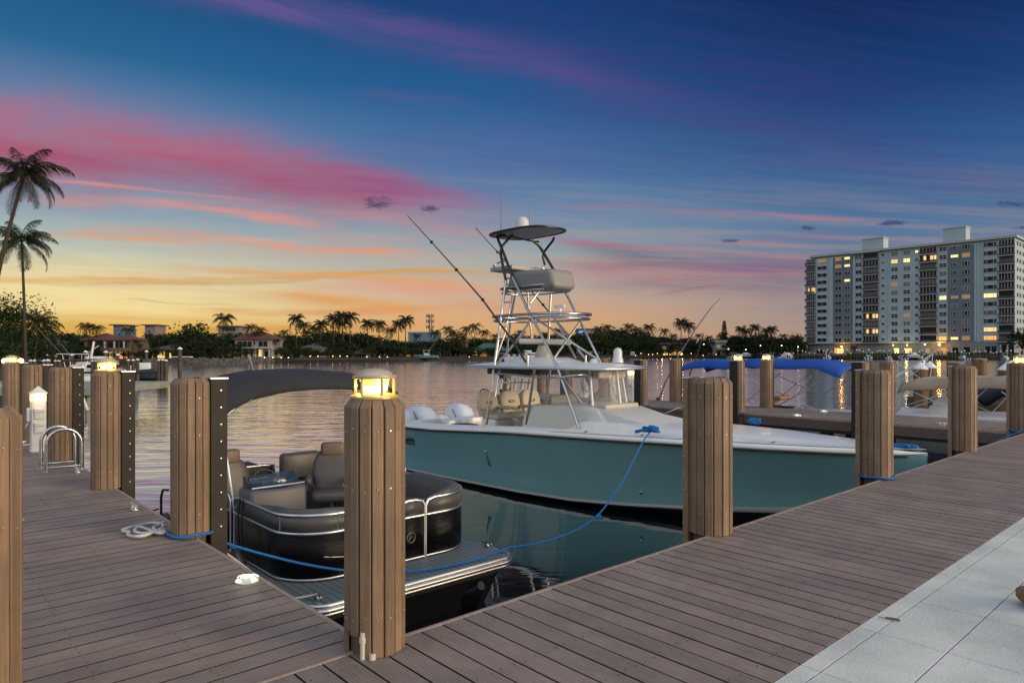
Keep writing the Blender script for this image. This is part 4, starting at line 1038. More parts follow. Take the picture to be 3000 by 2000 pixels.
leg([(1559,998,11.6), (1550,925,11.6), (1545,855,11.6)], .026); leg([(1607,998,11.9), (1610,925,11.9), (1614,858,11.9)], .03)
leg([(1694,1063,11.9), (1757,1186,12.0)], .03); leg([(1652,1110,10.4), (1705,1182,10.6)], .028); leg([(1725,1183,10.9), (1782,1112,11.8)], .028)
# upper frame, painted dark against the sky
dk_m = mat('dark anodised tube', (.05,.05,.05), .3, .7)
leg([(1502,812,10.8), (1469,725,10.9), (1457,698,10.95), (1462,690,10.98), (1478,688,11.0)], .034, 'top_frame', dk_m, 1)
leg([(1482,822,10.8), (1470,765,10.85), (1465,728,10.9), (1490,700,11.1), (1506,682,11.2)], .034, 'top_frame', dk_m, 1)
leg([(1655,852,11.95), (1622,790,11.9), (1591,738,11.8), (1578,718,11.7), (1560,705,11.5)], .034, 'top_frame', dk_m, 1)
leg([(1596,776,11.9), (1589,745,11.9), (1606,722,11.9), (1620,705,11.9), (1623,695,11.9)], .030, 'top_frame', dk_m, 1)
leg([(1455,692,10.95), (1500,693,10.9), (1560,707,11.2), (1578,708,11.5)], .022, 'top_frame', dk_m, 1)
# hardtop railing arcs under the roof
leg([(1449,1094,10.2), (1500,1096,10.15), (1550,1103,10.15), (1600,1106,10.15), (1640,1106,10.15), (1680,1099,10.3), (1715,1096,10.6), (1782,1106,11.6)], .022, 'grab_rail', steel, 1)
leg([(1562,1187,10.6), (1580,1187,10.7)], .03, 'grab_rail'); leg([(1450,1162,10.1), (1466,1072,10.3)], .022, 'grab_rail')
# diagonal braces
for a, b in (((1510,1004,10.5), (1560,930,10.7)), ((1455,1068,10.2), (1530,980,10.5)), ((1624,1048,11.2), (1698,944,11.8)), ((1572,935,10.7), (1750,1052,11.9)),
             ((1553,888,10.7), (1583,848,11.0)), ((1540,900,10.65), (1553,921,10.6)), ((1687,1049,12.0), (1640,960,12.0)), ((1625,936,11.9), (1668,990,12.0))):
    leg([a, b], .026, 'brace')
# rungs of the ladder between the aft legs
for py in (1035, 996, 958, 924, 886, 845):
    t = (1243 - py) / (1243 - 822); leg([(1425 + 57*t, py, 10.1 + .7*t), (1425 + 57*t + 26 - 6*t, py - 1, 10.45 + .65*t)], .016, 'ladder_rung')
leg([(1450,1060,10.35), (1478,980,10.55), (1490,925,10.7), (1500,865,10.9)], .022, 'ladder_rail')
# middle ring platform
midz = O(1586, 925, 11.3).z
def ringplat(name, uc_, hw, va, vb, z, r, m=steel, e=.6):
    mb = MB(); P = oval(uc_, hw, va, vb, e=e)
    mb.tube([Vector((p[0], p[1], z)) for p in P], r, 8, closed=True); mb.tube([Vector((p[0], p[1], z - .10)) for p in oval(uc_, hw*.97, va+.03, vb-.03, e=e)], r * .8, 8, closed=True)
    return FB.part(name, mb, m, smooth=60)
va_, vb_ = O(1700, 925, 11.3).y, O(1470, 925, 11.2).y
rp = ringplat('middle_platform', 11.3, .72, va_, vb_, midz, .032)
slab(oval(11.3, .60, va_ + .1, va_ + 1.1, e=.6), midz - .05, .03, 'platform_plate', white2, 0, rp)
# upper station
tz = O(1500, 845, 11.2).z
va2, vb2 = O(1655, 850, 11.4).y, O(1478, 850, 11.2).y
rp2 = ringplat('upper_platform', 11.38, .55, va2 + .05, vb2, tz - .02, .026)
cbx = body('upper_console', [(O(1530,850,11.4).y, (O(1600,852,11.4).z - WZ) + .04), (O(1538,800,11.4).y, (O(1600,800,11.4).z - WZ)), (O(1560,792,11.4).y, O(1600,793,11.4).z - WZ), (O(1655,800,11.4).y, O(1600,797,11.4).z - WZ), (O(1661,825,11.4).y, O(1600,828,11.4).z - WZ), (O(1667,846,11.4).y, O(1600,850,11.4).z - WZ), (O(1640,856,11.4).y, O(1600,858,11.4).z - WZ)], (.38, .40), mat('station grey', (.22,.225,.215), .5), .10)
cbx2 = MB(); cbx2.box(11.32, 11.44, O(1560,858,11.4).y - .6, O(1545,858,11.4).y, tz - .10, tz - .03); FB.part('wiring_tray', cbx2, dk_m, cbx)
mb = MB(); cc = O(1583, 786, 11.4); mb.tube([cc + Vector((.13*math.cos(R(a)), .13*math.sin(R(a)), .02*math.sin(R(a)))) for a in range(0, 360, 20)], .014, 6, closed=True); FB.part('steering_wheel', mb, steel, cbx, smooth=60)
# bench behind the station
mb = MB(); a, b = O(1450, 782, 11.1), O(1548, 792, 11.6); mb.box(10.95, 11.75, O(1540,788,11.4).y, O(1458,788,11.2).y, O(1500,792,11.3).z - .03, O(1500,783,11.3).z, .02); sb_ = FB.part('upper_seat', mb, mat('seat grey white', (.36,.37,.36), .5), smooth=40)
leg([(1447,785,10.9), (1447,776,10.95), (1466,768,11.1), (1480,764,11.2)], .022, 'seat_rail', steel, 1); leg([(1478,816,10.9), (1530,812,11.3)], .02, 'seat_rail'); leg([(1481,846,10.85), (1515,838,11.2)], .03, 'seat_rail')
leg([(1477,825,10.9), (1486,834,10.95), (1530,831,11.1)], .02, 'seat_rail')
# tower roof
rz_ = O(1545, 687, 11.3).z
rv0, rv1 = O(1630, 690, 11.4).y, O(1455, 690, 11.2).y
roof = slab(oval(11.35, .62, rv0, rv1, e=.62), rz_ + .06, .05, 'tower_roof', mat('roof white', (.50,.52,.50), .4), .07)
mb = MB(); mb.tube([Vector((p[0], p[1], rz_ + .05)) for p in oval(11.35, .64, rv0 - .02, rv1 + .02, e=.62)], .026, 8, closed=True); FB.part('roof_rim', mb, dk_m, roof, smooth=60)
mb = MB(); q = O(1530, 668, 11.3); rr = .165; mb.lathe([(rr*1.02, 0), (rr*1.02, .05), (rr, .06), (rr, .18), (rr*.9, .27), (rr*.62, .33), (.001, .355)], 24, (q.x, q.y, rz_ + .10)); FB.part('radome', mb, mat('radome white', (.50,.54,.56), .35), roof, smooth=60)
for (px, py0, py1, u) in ((1467, 684, 549, 11.0), (1551, 670, 565, 11.7)):
    a, b = O(px + 1, py0, u), O(px, py1, u); mb = MB(); mb.tube([a, a * .6 + b * .4, b], [.013, .009, .003], 6); FB.part('whip_antenna', mb, mat('antenna', (.22,.24,.28), .4), roof, smooth=60)
q = O(1488, 675, 11.1); mb = MB(); mb.lathe([(.05, 0), (.05, .03), (.001, .06)], 10, q - Vector((0,0,.04))); FB.part('gps_puck', mb, white2, roof, smooth=60)
# outriggers
def outr(pts, r0, r1, name='outrigger'):
    mb = MB(); P = [O(*p) for p in pts]; n = len(P); mb.tube(P, [r0 + (r1-r0)*i/(n-1) for i in range(n)], 8)
    for i in range(1, n - 1): mb.lathe([(r0*1.1, -.03), (r0*1.7, 0), (r0*1.1, .03)], 8, P[i], (P[i]-P[i-1]).to_track_quat('Z', 'Y').to_matrix().to_4x4())
    return FB.part(name, mb, dk_m, smooth=60)
outr([(1540,1060,10.3), (1505,1003,10.3), (1414,878,10.3), (1337,790,10.3), (1264,709,10.3), (1194,632,10.3)], .028, .010)
outr([(1715,1062,12.2), (1668,985,12.2), (1591,893,12.2), (1556,852,12.2), (1457,738,12.2), (1392,666,12.2)], .024, .010)
for px, u in ((1545, 10.3), (1715, 12.2)):
    leg([(px, 1078, u), (px, 1040, u)], .03, 'outrigger_base'); 
leg([(1692,1022,12.15), (1714,1050,12.2)], .035, 'outrigger_base')
# radar array, dome and lights on the hardtop
def lathe_at(name, px, py, u, prof, m=white2, n=24, parent=None, sc=1.0):
    mb = MB(); mb.lathe([(r_*sc, z*sc) for r_, z in prof], n, O(px, py, u)); return FB.part(name, mb, m, parent, smooth=50)
mb = MB(); q0, q1 = O(1550, 1068, 11.0), O(1665, 1068, 11.4)
rd = body('radar_base', [(12.2, 2.70), (11.85, 2.86), (11.0, 2.87), (10.6, 2.78), (10.4, 2.70)], (.40, .40), white, .04)
lathe_at('radar_pedestal', 1592, 1052, 11.3, [(.20, 0), (.21, .10), (.16, .22), (.12, .30), (.13, .33)], cream, parent=rd)
a, b = O(1522, 999, 11.0), O(1672, 1002, 11.7); mb = MB(); mb.tube([a, b], .065, 8); FB.part('radar_bar', mb, white2, rd, smooth=60)
lathe_at('search_dome', 1810, 1062, 11.9, [(.125, 0), (.115, .08), (.095, .12), (.095, .25), (.07, .31), (.001, .335)], mat('dome translucent', (.55,.6,.62), .2), parent=None)
lathe_at('small_beacon', 1741, 1064, 11.7, [(.10, 0), (.09, .07), (.06, .10), (.001, .11)], white)
mb = MB(); c1 = O(1607, 920, 11.35); q = O(1640, 905, 11.3); mb.box(q.x - .03, q.x + .03, q.y - .16, q.y + .16, q.z + .02, q.z + .09, .02); mb.tube([q + Vector((0, 0, .04)), q + Vector((0, 0, -.14))], .04, 10); FB.part('camera_head', mb, white2, smooth=50)
# rocket launcher rod holders: upper rack and under roof rack
for (py, n0, px0, px1, u, hh) in ((1062, 4, 1490, 1542, 11.0, .30), (1128, 5, 1470, 1552, 11.9, .26)):
    a = O(px0 - 10, py - 8, u); b = O(px1 + 10, py - 8, u); mb = MB(); mb.tube([a, b], .02, 8); rk = FB.part('rod_rack', mb, white2, smooth=60)
    for i in range(n0):
        px = px0 + (px1 - px0) * i / (n0 - 1); p = O(px, py, u); mb = MB(); mb.tube([p + Vector((0, .05, -.10)), p + Vector((0, .0, hh - .10))], .038, 10); FB.part('rod_holder', mb, white2, rk, smooth=60)
mb = MB(); q = O(1515, 1060, 11.6); mb.box(q.x - .15, q.x + .15, q.y - .35, q.y + .35, q.z - .02, q.z + .14, .05); FB.part('stowed_cushion', mb, white, smooth=50)
# canvas bag under roof, small lights
mb = MB(); mb.box(10.9, 11.8, 9.4, 10.3, ht - .22, ht - .06, .03); FB.part('overhead_locker', mb, cream, hard, smooth=50)
mb = MB(); mb.box(10.7, 11.9, 11.3, 12.8, ht - .20, ht - .06, .03); FB.part('overhead_locker', mb, mat('dark locker', (.10,.09,.08), .6), hard, smooth=50)
# landing gaff frame and stern rail at the cockpit corner
q = O(1420, 1245, 10.9)
mb = MB(); fr = [(1405,1150),(1412,1140),(1425,1139),(1435,1150),(1440,1170),(1438,1178),(1422,1178),(1413,1172)]
mb.tube([O(a, b, 10.9) for a, b in fr], .014, 8, closed=True, sub=1); mb.tube([O(1418,1140,10.9), O(1432,1176,10.9)], .008, 6); mb.tube([O(1424,1178,10.9), O(1417,1210,10.9), O(1414,1243,10.9)], .014, 8); mb.tube([O(1420,1190,10.9), O(1425,1215,10.9)], .02, 8)
FB.part('rod_bracket', mb, dk_m, smooth=60)
# bow ropes on cleats, hull fittings, name
def bundle(name, pxs, u, r=.02, m=rope_blue, n=26, z=None, spread=(.12, .30, .06)):
    c_ = O(*pxs, u); mb = MB(); random.seed(int(pxs[0])); P = []
    for i in range(n): P.append(c_ + Vector((random.uniform(-1, 1)*spread[0], random.uniform(-1, 1)*spread[1], random.uniform(0, 1)*spread[2])))
    mb.tube(P, r, 6, sub=2); return FB.part(name, mb, m, smooth=180)
bundle('cleat_rope', (1905, 1264), uc(8) - 1.45, spread=(.06, .22, .10)); bundle('cleat_rope', (2205, 1242), 13.0, spread=(.06, .22, .12)); bundle('cleat_rope', (2645, 1312), 11.6, spread=(.10, .25, .08), n=34)
mb = MB(); mb.tube([O(1862,1264,uc(8)-1.5), O(1880,1260,uc(8)-1.5), O(1905,1262,uc(8)-1.45)], .03, 8); FB.part('cleat_rope', mb, rope_blue, smooth=60)
def hullpt(v, t):
    hb, hz, cb, cz, kd = interp(ST, v); return Vector((uc(v) - (cb + .012 + (hb - cb) * t ** 1.35), v, WZ + cz + (hz - cz) * t))
for v, t in ((11.3, .62), (7.75, .18)):
    p = hullpt(v, t); mb = MB(); mb.lathe([(.035, 0), (.032, .02), (.02, .024)], 12, p + Vector((.005, 0, 0)), Matrix.Rotation(R(-90), 4, 'Y')); FB.part('hull_outlet', mb, steel, smooth=50)
p = hullpt(11.28, .60); mb = MB(); mb.strip([p + Vector((-.004, -.012, -.02)), hullpt(11.2, .35) + Vector((-.004, -.015, 0))], [p + Vector((-.004, .012, -.02)), hullpt(11.26, .35) + Vector((-.004, .03, 0))]); FB.part('water_streak', mb, mat('streak on hull', (.05,.15,.16), .4))
def hull_text(name, txt, size, v, t, m, shear=0.0, bold=0.0, sx=.8):
    p = hullpt(v, t); a = hullpt(v - .3, t); b = hullpt(v, t + .15)
    x = (a - p).normalized(); zz = (b - p); zz = (zz - x * zz.dot(x)).normalized(); n_ = x.cross(zz)
    M = Matrix((x, zz, n_)).transposed().to_4x4(); M.translation = p + n_ * .006 - FB.o
    textmesh(name, txt, size, m, FB.root, M @ Matrix.Diagonal((sx, 1, 1, 1)), shear, .0008, align='RIGHT', bold=bold)
tm = mat('black hull lettering', (.006,.006,.006), .4); pmx = mat('pale hull lettering', (.45,.54,.54), .4)
hull_text('maker_lettering', 'SeaHunter', .17, 13.86, .80, pmx, .35, sx=.80)
hull_text('name_lettering', 'DreamRide', .17, 13.90, .655, tm, .1, .004, sx=.78)
hull_text('port_lettering', 'FORT LAUDERDALE, FL', .075, 13.90, .59, tm, 0, .002, sx=.80)
# ================================================================ VEGETATION
trunk_m = mat('palm trunk', (.045,.035,.028), .9, var=.4, vscale=3, stretch=(3,3,10), bump=.6, bscale=8)
bark_m = mat('bark', (.06,.045,.03), .9, var=.4, vscale=3)
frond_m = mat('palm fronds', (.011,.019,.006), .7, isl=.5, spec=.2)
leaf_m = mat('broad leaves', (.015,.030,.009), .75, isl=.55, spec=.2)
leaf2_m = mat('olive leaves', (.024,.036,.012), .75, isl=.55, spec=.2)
def palm(label, loc, h, cr, nf, nl, lean=(0, 0), seed=1, tr=.16, droop=1.0, group=None, rz=0.0, curv=.24, wf=1.0):
    rnd = random.Random(seed); t = thing('palm_tree', label, 'palm tree', loc, rz, group)
    lx, ly = lean; P = []; 
    for i in range(13):
        s = i / 12; P.append(Vector((lx * s ** 1.6, ly * s ** 1.6, h * s)))
    mb = MB(); mb.tube(P, [tr * (1.5 if i == 0 else 1.0 - .45 * i / 12) for i in range(13)], 8); obj('trunk', mb, trunk_m, t, smooth=60)
    top = P[-1]; mb = MB()
    for k in range(nf):
        a = 2 * math.pi * (k * .381966) + rnd.uniform(-.2, .2); up = 1.42 - 2.0 * (k / nf) + rnd.uniform(-.15, .15)   # elevation of the start
        L = cr * rnd.uniform(.85, 1.12) * (.85 if k < nf * .2 else 1); d = Vector((math.cos(a), math.sin(a), 0)); side = Vector((-math.sin(a), math.cos(a), 0)); R_ = []; ang = up; p = top.copy()
        ns = 10
        for i in range(ns + 1):
            R_.append(p.copy()); p = p + (d * math.cos(ang) + Vector((0, 0, 1)) * math.sin(ang)) * (L / ns); ang -= curv * (.5 + i / ns)
        mb.tube([R_[i] for i in range(0, ns + 1, 2)], [.028 * cr / 3 * (1 - .8 * i / 5) for i in range(6)], 4)
        for i in range(nl):
            s = .12 + .86 * i / (nl - 1); f = s * ns; j = min(int(f), ns - 1); q = R_[j].lerp(R_[j+1], f - j); tg = (R_[j+1] - R_[j]).normalized()
            ll = L * .29 * (math.sin(math.pi * min(1, s * .88 + .10)) ** .6) * rnd.uniform(.8, 1.15)
            for sg in (-1, 1):
                dr = (side * sg * rnd.uniform(.55, .8) + tg * .55 - Vector((0, 0, 1)) * rnd.uniform(.35, .95) * droop).normalized(); w = L * .016 * (18 / nl) ** .6 * wf
                e = q + dr * ll; m_ = q + dr * ll * .5 + Vector((0, 0, .03 * ll)); wv = tg * w
                mb.add([q - wv * .6, q + wv * .6, m_ + wv, e, m_ - wv], [(0, 1, 2, 4), (4, 2, 3)])
    obj('crown', mb, frond_m, t); return t
def broad(label, loc, h, w, n, seed=1, m=None, ls=.28, group=None, trunk_h=.3):
    rnd = random.Random(seed); t = thing('broadleaf_tree', label, 'tree', loc, 0, group); mb = MB()
    mb.tube([(0, 0, 0), (.1, .05, h * trunk_h), (0, .1, h * .6)], [.035 * h, .025 * h, .012 * h], 7)
    B = []
    for k in range(9):
        a = 2 * math.pi * k / 9 + rnd.uniform(-.4, .4); r_ = w * .5 * rnd.uniform(.25, .72); z = h * rnd.uniform(.38, .82)
        B.append((Vector((math.cos(a) * r_, math.sin(a) * r_, z)), w * rnd.uniform(.16, .30)))
        mb.tube([(0, 0, h * trunk_h * .9), B[-1][0]], [.014 * h, .005 * h], 5)
    obj('trunk', mb, bark_m, t, smooth=60); B.append((Vector((0, 0, h * .72)), w * .30)); mb = MB()
    for i in range(n):
        c_, r_ = rnd.choice(B); v = Vector((rnd.gauss(0, 1), rnd.gauss(0, 1), rnd.gauss(0, .8))); v = v.normalized() * r_ * (rnd.uniform(.45, 1.12))
        p = c_ + v; s = ls * rnd.uniform(.6, 1.4); a = Vector((rnd.gauss(0, 1), rnd.gauss(0, 1), rnd.gauss(0, .6))).normalized(); b = a.orthogonal().normalized()
        b = (b * math.cos(i) + a.cross(b) * math.sin(i)).normalized()
        mb.add([p - a * s, p + b * s * .45, p + a * s, p - b * s * .45], [(0, 1, 2, 3)])
    obj('crown', mb, m or leaf_m, t); return t
def base(px, d): 
    y = shore(px) + d; return Vector(((px - 1500) / F * y, y, LZ))
def hgt(px, py, d): return (1030 - py) * (shore(px) + d) / F + EYE - LZ

# two tall leaning coconut palms on the left bank
def nearpalm(label, bpx, bpy_, Yb, cpx, cpy, cr, seed, tr, group=None, nf=26):
    b = atd(bpx, bpy_, Yb); b.z = -.1; c_ = atd(cpx, cpy, Yb); return palm(label, b, c_.z - b.z, cr, nf, 74, (c_.x - b.x, .3), seed, tr, 1.3, curv=.20, wf=.8)
nearpalm('tallest leaning coconut palm at the left picture edge', -45, 1062, 46, 62, 512, 3.15, 11, .17, nf=23)
nearpalm('shorter coconut palm just behind the tallest leaning palm', 75, 1060, 52, 55, 705, 2.7, 23, .13, nf=20)
nearpalm('low palm crown beside the leafy tree behind the leaning trunks', 100, 1062, 62, 108, 945, 2.4, 31, .12, nf=18)
broad('dark leafy tree behind the two leaning palms', atd(5, 1060, 60) * Vector((1, 1, 0)) if False else Vector(((5-1500)/F*60, 60, -.05)), 6.4, 7.0, 7000, 5, ls=.12)
broad('dark bush low behind the leaning palm trunks', Vector(((95-1500)/F*70, 70, -.05)), 4.0, 7.0, 5000, 8, ls=.12)
broad('small bush beside the globe lamps on the left bank', Vector(((-10-1500)/F*52, 52, -.05)), 3.4, 4.0, 2600, 9, ls=.10)

# prototypes used for the far shore
GP, GB = 'palms on the far shore', 'broadleaf trees on the far shore'
def place(proto, px, py, d, label, ph, wide=1.0, grp=None):
    p = base(px, d); h = hgt(px, py, d); s = h / ph
    return dup(proto, p, random.uniform(0, 6.28), label, (s * wide, s * wide, s), grp)
LP = 'coconut palm standing in the dense green belt along the far shore'
LR = 'tall royal palm rising clear of the far tree belt'
LB = 'dark broadleaf tree in the dense green belt along the far shore'
LO = 'olive broadleaf tree in the dense green belt along the far shore'
random.seed(21)
P1 = palm(LP, base(650, 9), 10, 3.7, 20, 13, (.6, 0), 41, .16, group=GP, wf=1.3); P2 = palm(LP, base(1010, 10), 10, 3.5, 18, 13, (-.9, .3), 42, .15, group=GP, wf=1.3)
P3 = palm(LR, base(867, 8), 14, 4.7, 22, 13, (.1, 0), 43, .24, 1.05, group=GP, curv=.22, wf=1.6)
h0 = hgt(867, 935, 8); P3.scale = (h0/14,)*3
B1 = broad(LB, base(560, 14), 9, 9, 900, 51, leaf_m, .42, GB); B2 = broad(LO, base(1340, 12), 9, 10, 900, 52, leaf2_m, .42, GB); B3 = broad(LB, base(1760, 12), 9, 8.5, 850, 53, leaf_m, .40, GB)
# royal palms that stand clear of the belt
for px, py in ((978, 925), (1003, 918), (1025, 920), (1078, 938), (1110, 940), (1168, 940), (1188, 928), (940, 940), (1995, 935), (2018, 945), (2262, 955), (2213, 950), (2245, 960)):
    place(P3, px, py + 10, 8 + random.uniform(0, 8), LR, 14)
# coconut palms in the belt (pixel of the crown centre)
for px, py in ((130,965),(250,958),(275,962),(385,968),(205,985),(430,985),(470,990),(505,985),(560,985),(620,985),(745,960),(770,968),(890,955),(810,985),(835,975),(905,975),(925,965),(1140,970),(1050,985),(1090,990),(1225,985),(1270,975),(1305,965),(1330,975),
               (1370,965),(1390,958),(1420,975),(1455,985),(1530,975),(1600,980),(1640,970),(1745,965),(1775,960),(1850,958),(1868,968),(1905,960),(1945,970),(1970,985),(2050,985),(2075,990),(2105,985),(2125,980),(2150,990),(2175,965),(2190,972),(2235,985),(2290,985),
               (1245,1005),(1110,1005),(1180,1010),(875,1010),(985,1010),(1010,1005),(640,1005),(600,1000),(530,1010),(300,1010),(180,1005),(1660,1000),(1700,1005),(1820,1005),(1880,1000),(2000,1005),(2030,1010),(2200,1000),(2270,1005),(1565,1005),(1500,1000)):
    place(random.choice((P1, P2)), px, py, random.uniform(3, 12) if py > 1000 else random.uniform(9, 24), LP, 10)
PROF = [(-60,965),(130,975),(250,975),(320,990),(440,988),(520,960),(580,962),(640,975),(760,982),(900,968),(960,952),(1060,966),(1100,985),(1200,992),(1300,990),(1380,988),(1480,982),(1560,975),(1650,972),(1700,966),(1780,962),(1900,970),(1960,980),(2060,990),(2150,982),(2250,980),(2330,996),(2400,1005)]
def prof(px):
    for (a, ya), (b, yb) in zip(PROF, PROF[1:]):
        if a <= px <= b: return ya + (yb - ya) * (px - a) / (b - a)
    return 990
OPEN = [(35,110), (285,380), (450,512), (700,800), (885,940), (1035,1072), (1180,1225), (1384,1480), (1935,1960), (1975,2005), (2100,2124)]   # front left clear before the houses
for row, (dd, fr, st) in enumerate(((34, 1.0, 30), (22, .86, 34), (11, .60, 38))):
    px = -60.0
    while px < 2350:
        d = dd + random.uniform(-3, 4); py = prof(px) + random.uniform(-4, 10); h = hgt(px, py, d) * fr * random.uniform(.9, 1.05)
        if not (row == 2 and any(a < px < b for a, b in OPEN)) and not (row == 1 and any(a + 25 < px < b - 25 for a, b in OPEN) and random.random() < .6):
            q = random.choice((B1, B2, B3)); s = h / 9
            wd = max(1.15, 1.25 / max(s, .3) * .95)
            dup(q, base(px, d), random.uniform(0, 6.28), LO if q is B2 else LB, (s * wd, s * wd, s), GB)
        px += st * random.uniform(.8, 1.2) * 190 / (shore(px) + d) * (1.25 if row == 0 else 1)
# single shapes on the skyline
p = base(2122, 20); t = thing('cypress_tree', 'narrow columnar conifer rising above the far tree belt', 'tree', p); h = hgt(2122, 940, 20); mb = MB(); mb.tube([(0,0,0), (0,0,h*.9)], [.2,.08], 6); obj('trunk', mb, bark_m, t)
mb = MB(); rnd = random.Random(3)
for i in range(900):
    z = rnd.uniform(.45, 1.0) * h; r_ = 1.35 * (1 - abs((z/h - .62)) * 1.9) ** .7 if abs(z/h - .62) * 1.9 < 1 else .1; a = rnd.uniform(0, 6.28); q = Vector((math.cos(a)*r_*rnd.uniform(.5,1.15), math.sin(a)*r_*rnd.uniform(.5,1.15), z)); u_ = Vector((rnd.gauss(0,1), rnd.gauss(0,1), 1)).normalized() * .35; v_ = u_.orthogonal().normalized() * .14
    mb.add([q-u_, q+v_, q+u_, q-v_], [(0,1,2,3)])
obj('crown', mb, leaf_m, t)
p = atd(1260, 1030, 420); t = thing('radio_tower', 'lattice radio mast with antenna clusters above the far trees', 'mast', (p.x, p.y, 5)); h = (1030-922)*420/F + EYE - 5; mb = MB()
for a in range(3):
    x, y = math.cos(a*2.094)*1.1, math.sin(a*2.094)*1.1; mb.tube([(x, y, 0), (x*.7, y*.7, h)], .16, 5)
for i in range(14):
    for a in range(3):
        x, y = math.cos(a*2.094), math.sin(a*2.094); x2, y2 = math.cos((a+1)*2.094), math.sin((a+1)*2.094); mb.tube([(x*1.0, y*1.0, h*i/14), (x2*.95, y2*.95, h*(i+1)/14)], .09, 4)
obj('mast', mb, mat('grey mast', (.12,.12,.13), .6), t); mb = MB()
for z in (h*.97, h*.80, h*.62):
    for a in range(6): mb.box(math.cos(a*1.047)*2.2-.25, math.cos(a*1.047)*2.2+.25, math.sin(a*1.047)*2.2-.25, math.sin(a*1.047)*2.2+.25, z-1.2, z+1.0)
    mb.lathe([(2.1, z), (2.1, z+.15)], 12)
obj('antenna_panel', mb, mat('antenna panel', (.2,.2,.2), .6), t)

# ================================================================ HOUSES ON THE FAR SHORE
stucco = mat('pale stucco', (.27,.28,.28), .8, var=.1, vscale=.5); tanst = mat('tan stucco', (.11,.085,.065), .8, var=.15, vscale=.4); brick = mat('dark stone wall', (.085,.07,.065), .8, var=.3, vscale=.8)
rooft = mat('red clay roof', (.11,.045,.038), .8, var=.3, vscale=.6, stretch=(4,4,1)); roofg = mat('grey tile roof', (.09,.08,.08), .8, var=.3, vscale=.8); roofgr = mat('green metal roof', (.04,.11,.085), .5, var=.1, vscale=.8); bluep = mat('blue grey render', (.10,.17,.22), .8)
dglass = mat('dark window glass', (.010,.013,.017), .25, spec=.25); litw = mat('lit window', (1,.7,.3), .5, emit=(1.0,.58,.18), es=1.0); litw2 = mat('bright lit window', (1,.8,.4), .5, emit=(1.0,.74,.24), es=1.3); lito = mat('orange lit window', (1,.5,.2), .5, emit=(1.0,.38,.09), es=.9)
litdim = mat('dim lit window', (.4,.25,.1), .5, emit=(.9,.45,.16), es=.22)
def house(name, label, cat, px0, px1, d, eave, ridge, wallm, roofm, wins=(), depth=9.0, over=.6, floors=(), cols=(), flat=False, base_z=None, arches=()):
    y = shore((px0+px1)/2) + d; k = y / F; cx = ((px0+px1)/2 - 1500) * k; w = (px1 - px0) * k; zb = LZ if base_z is None else base_z
    ze = EYE + (1030 - eave) * k - zb; zr = EYE + (1030 - ridge) * k - zb
    t = thing(name, label, cat, (cx, y, zb)); mb = MB(); mb.box(-w/2, w/2, 0, depth, 0, ze); obj('wall', mb, wallm, t); mb = MB()
    if flat: mb.box(-w/2-over, w/2+over, -over, depth+over, ze, zr)
    else:
        a, b = w/2 + over, -over; c_ = depth + over; r_ = min(w, depth) * .5; x1 = max(w/2 - r_ * .9, .3)
        mb.add([(-a,b,ze), (a,b,ze), (a,c_,ze), (-a,c_,ze), (-x1,depth/2,zr), (x1,depth/2,zr), (-a,b,ze-.25), (a,b,ze-.25), (a,c_,ze-.25), (-a,c_,ze-.25)], [(0,1,5,4), (1,2,5), (2,3,4,5), (3,0,4), (6,7,1,0), (7,8,2,1), (8,9,3,2), (9,6,0,3), (9,8,7,6)])
    obj('roof', mb, roofm, t)
    for (wx0, wx1, wy0, wy1, m_) in wins:
        x0, x1 = (wx0 - 1500)*k - cx, (wx1 - 1500)*k - cx; z1, z0 = EYE + (1030 - wy0)*k - zb, max(EYE + (1030 - wy1)*k - zb, .05); mb = MB()
        fw = min(.12, (x1-x0)*.08)
        mb.mat(0).box(x0, x1, -.10, -.01, z0, z1); f_ = obj('window', mb, m_, t); mb = MB(); n_ = max(1, int((x1-x0)/1.1))
        for (p0, p1, q0, q1) in ((x0-fw, x0, z0, z1), (x1, x1+fw, z0, z1), (x0-fw, x1+fw, z1, z1+fw), (x0-fw, x1+fw, z0-fw, z0)): mb.box(p0, p1, -.16, -.02, q0, q1)
        for i in range(1, n_): mb.box(x0+(x1-x0)*i/n_-.05, x0+(x1-x0)*i/n_+.05, -.15, -.02, z0, z1)
        obj('frame', mb, wallm, f_)
    for (px, ya, yb) in cols:
        x = (px-1500)*k - cx; mb = MB(); mb.tube([(x, -1.6, EYE+(1030-yb)*k - zb), (x, -1.6, EYE+(1030-ya)*k - zb)], .22, 8); obj('column', mb, stucco, t)
    for (a0, a1, ya, yb) in floors:
        mb = MB(); mb.box((a0-1500)*k-cx, (a1-1500)*k-cx, -2.0, .02, EYE+(1030-yb)*k-zb, EYE+(1030-ya)*k-zb); obj('balcony', mb, wallm, t)
    return t
house('white_house', 'pale two storey house half hidden behind the leaning palm trunks', 'house', 30, 120, 6, 1000, 985, stucco, roofg, [(48,60,1004,1014,dglass),(76,92,1004,1018,dglass),(36,60,1030,1052,litdim),(84,100,1032,1056,dglass),(104,116,1032,1056,dglass)], floors=[(42,124,1021,1026)], cols=[(100,1026,1060),(112,1026,1060)])
house('villa', 'red roofed villa with lit lanterns and arched loggia on the far left shore', 'house', 246, 312, 10, 994, 974, tanst, rooft, [(262,276,1001,1012,dglass),(284,302,1001,1012,dglass)])
house('villa_wing', 'loggia wing with warm lit arches beside the red roofed villa', 'house', 303, 378, 6, 994, 980, tanst, rooft, [(316,333,1001,1018,dglass),(337,346,1001,1018,dglass),(352,372,1001,1018,dglass),(320,344,1031,1048,litw),(350,374,1031,1052,lito)], floors=[(308,380,1019,1030)], cols=[(318,1000,1055),(346,1000,1055),(374,1000,1055)])
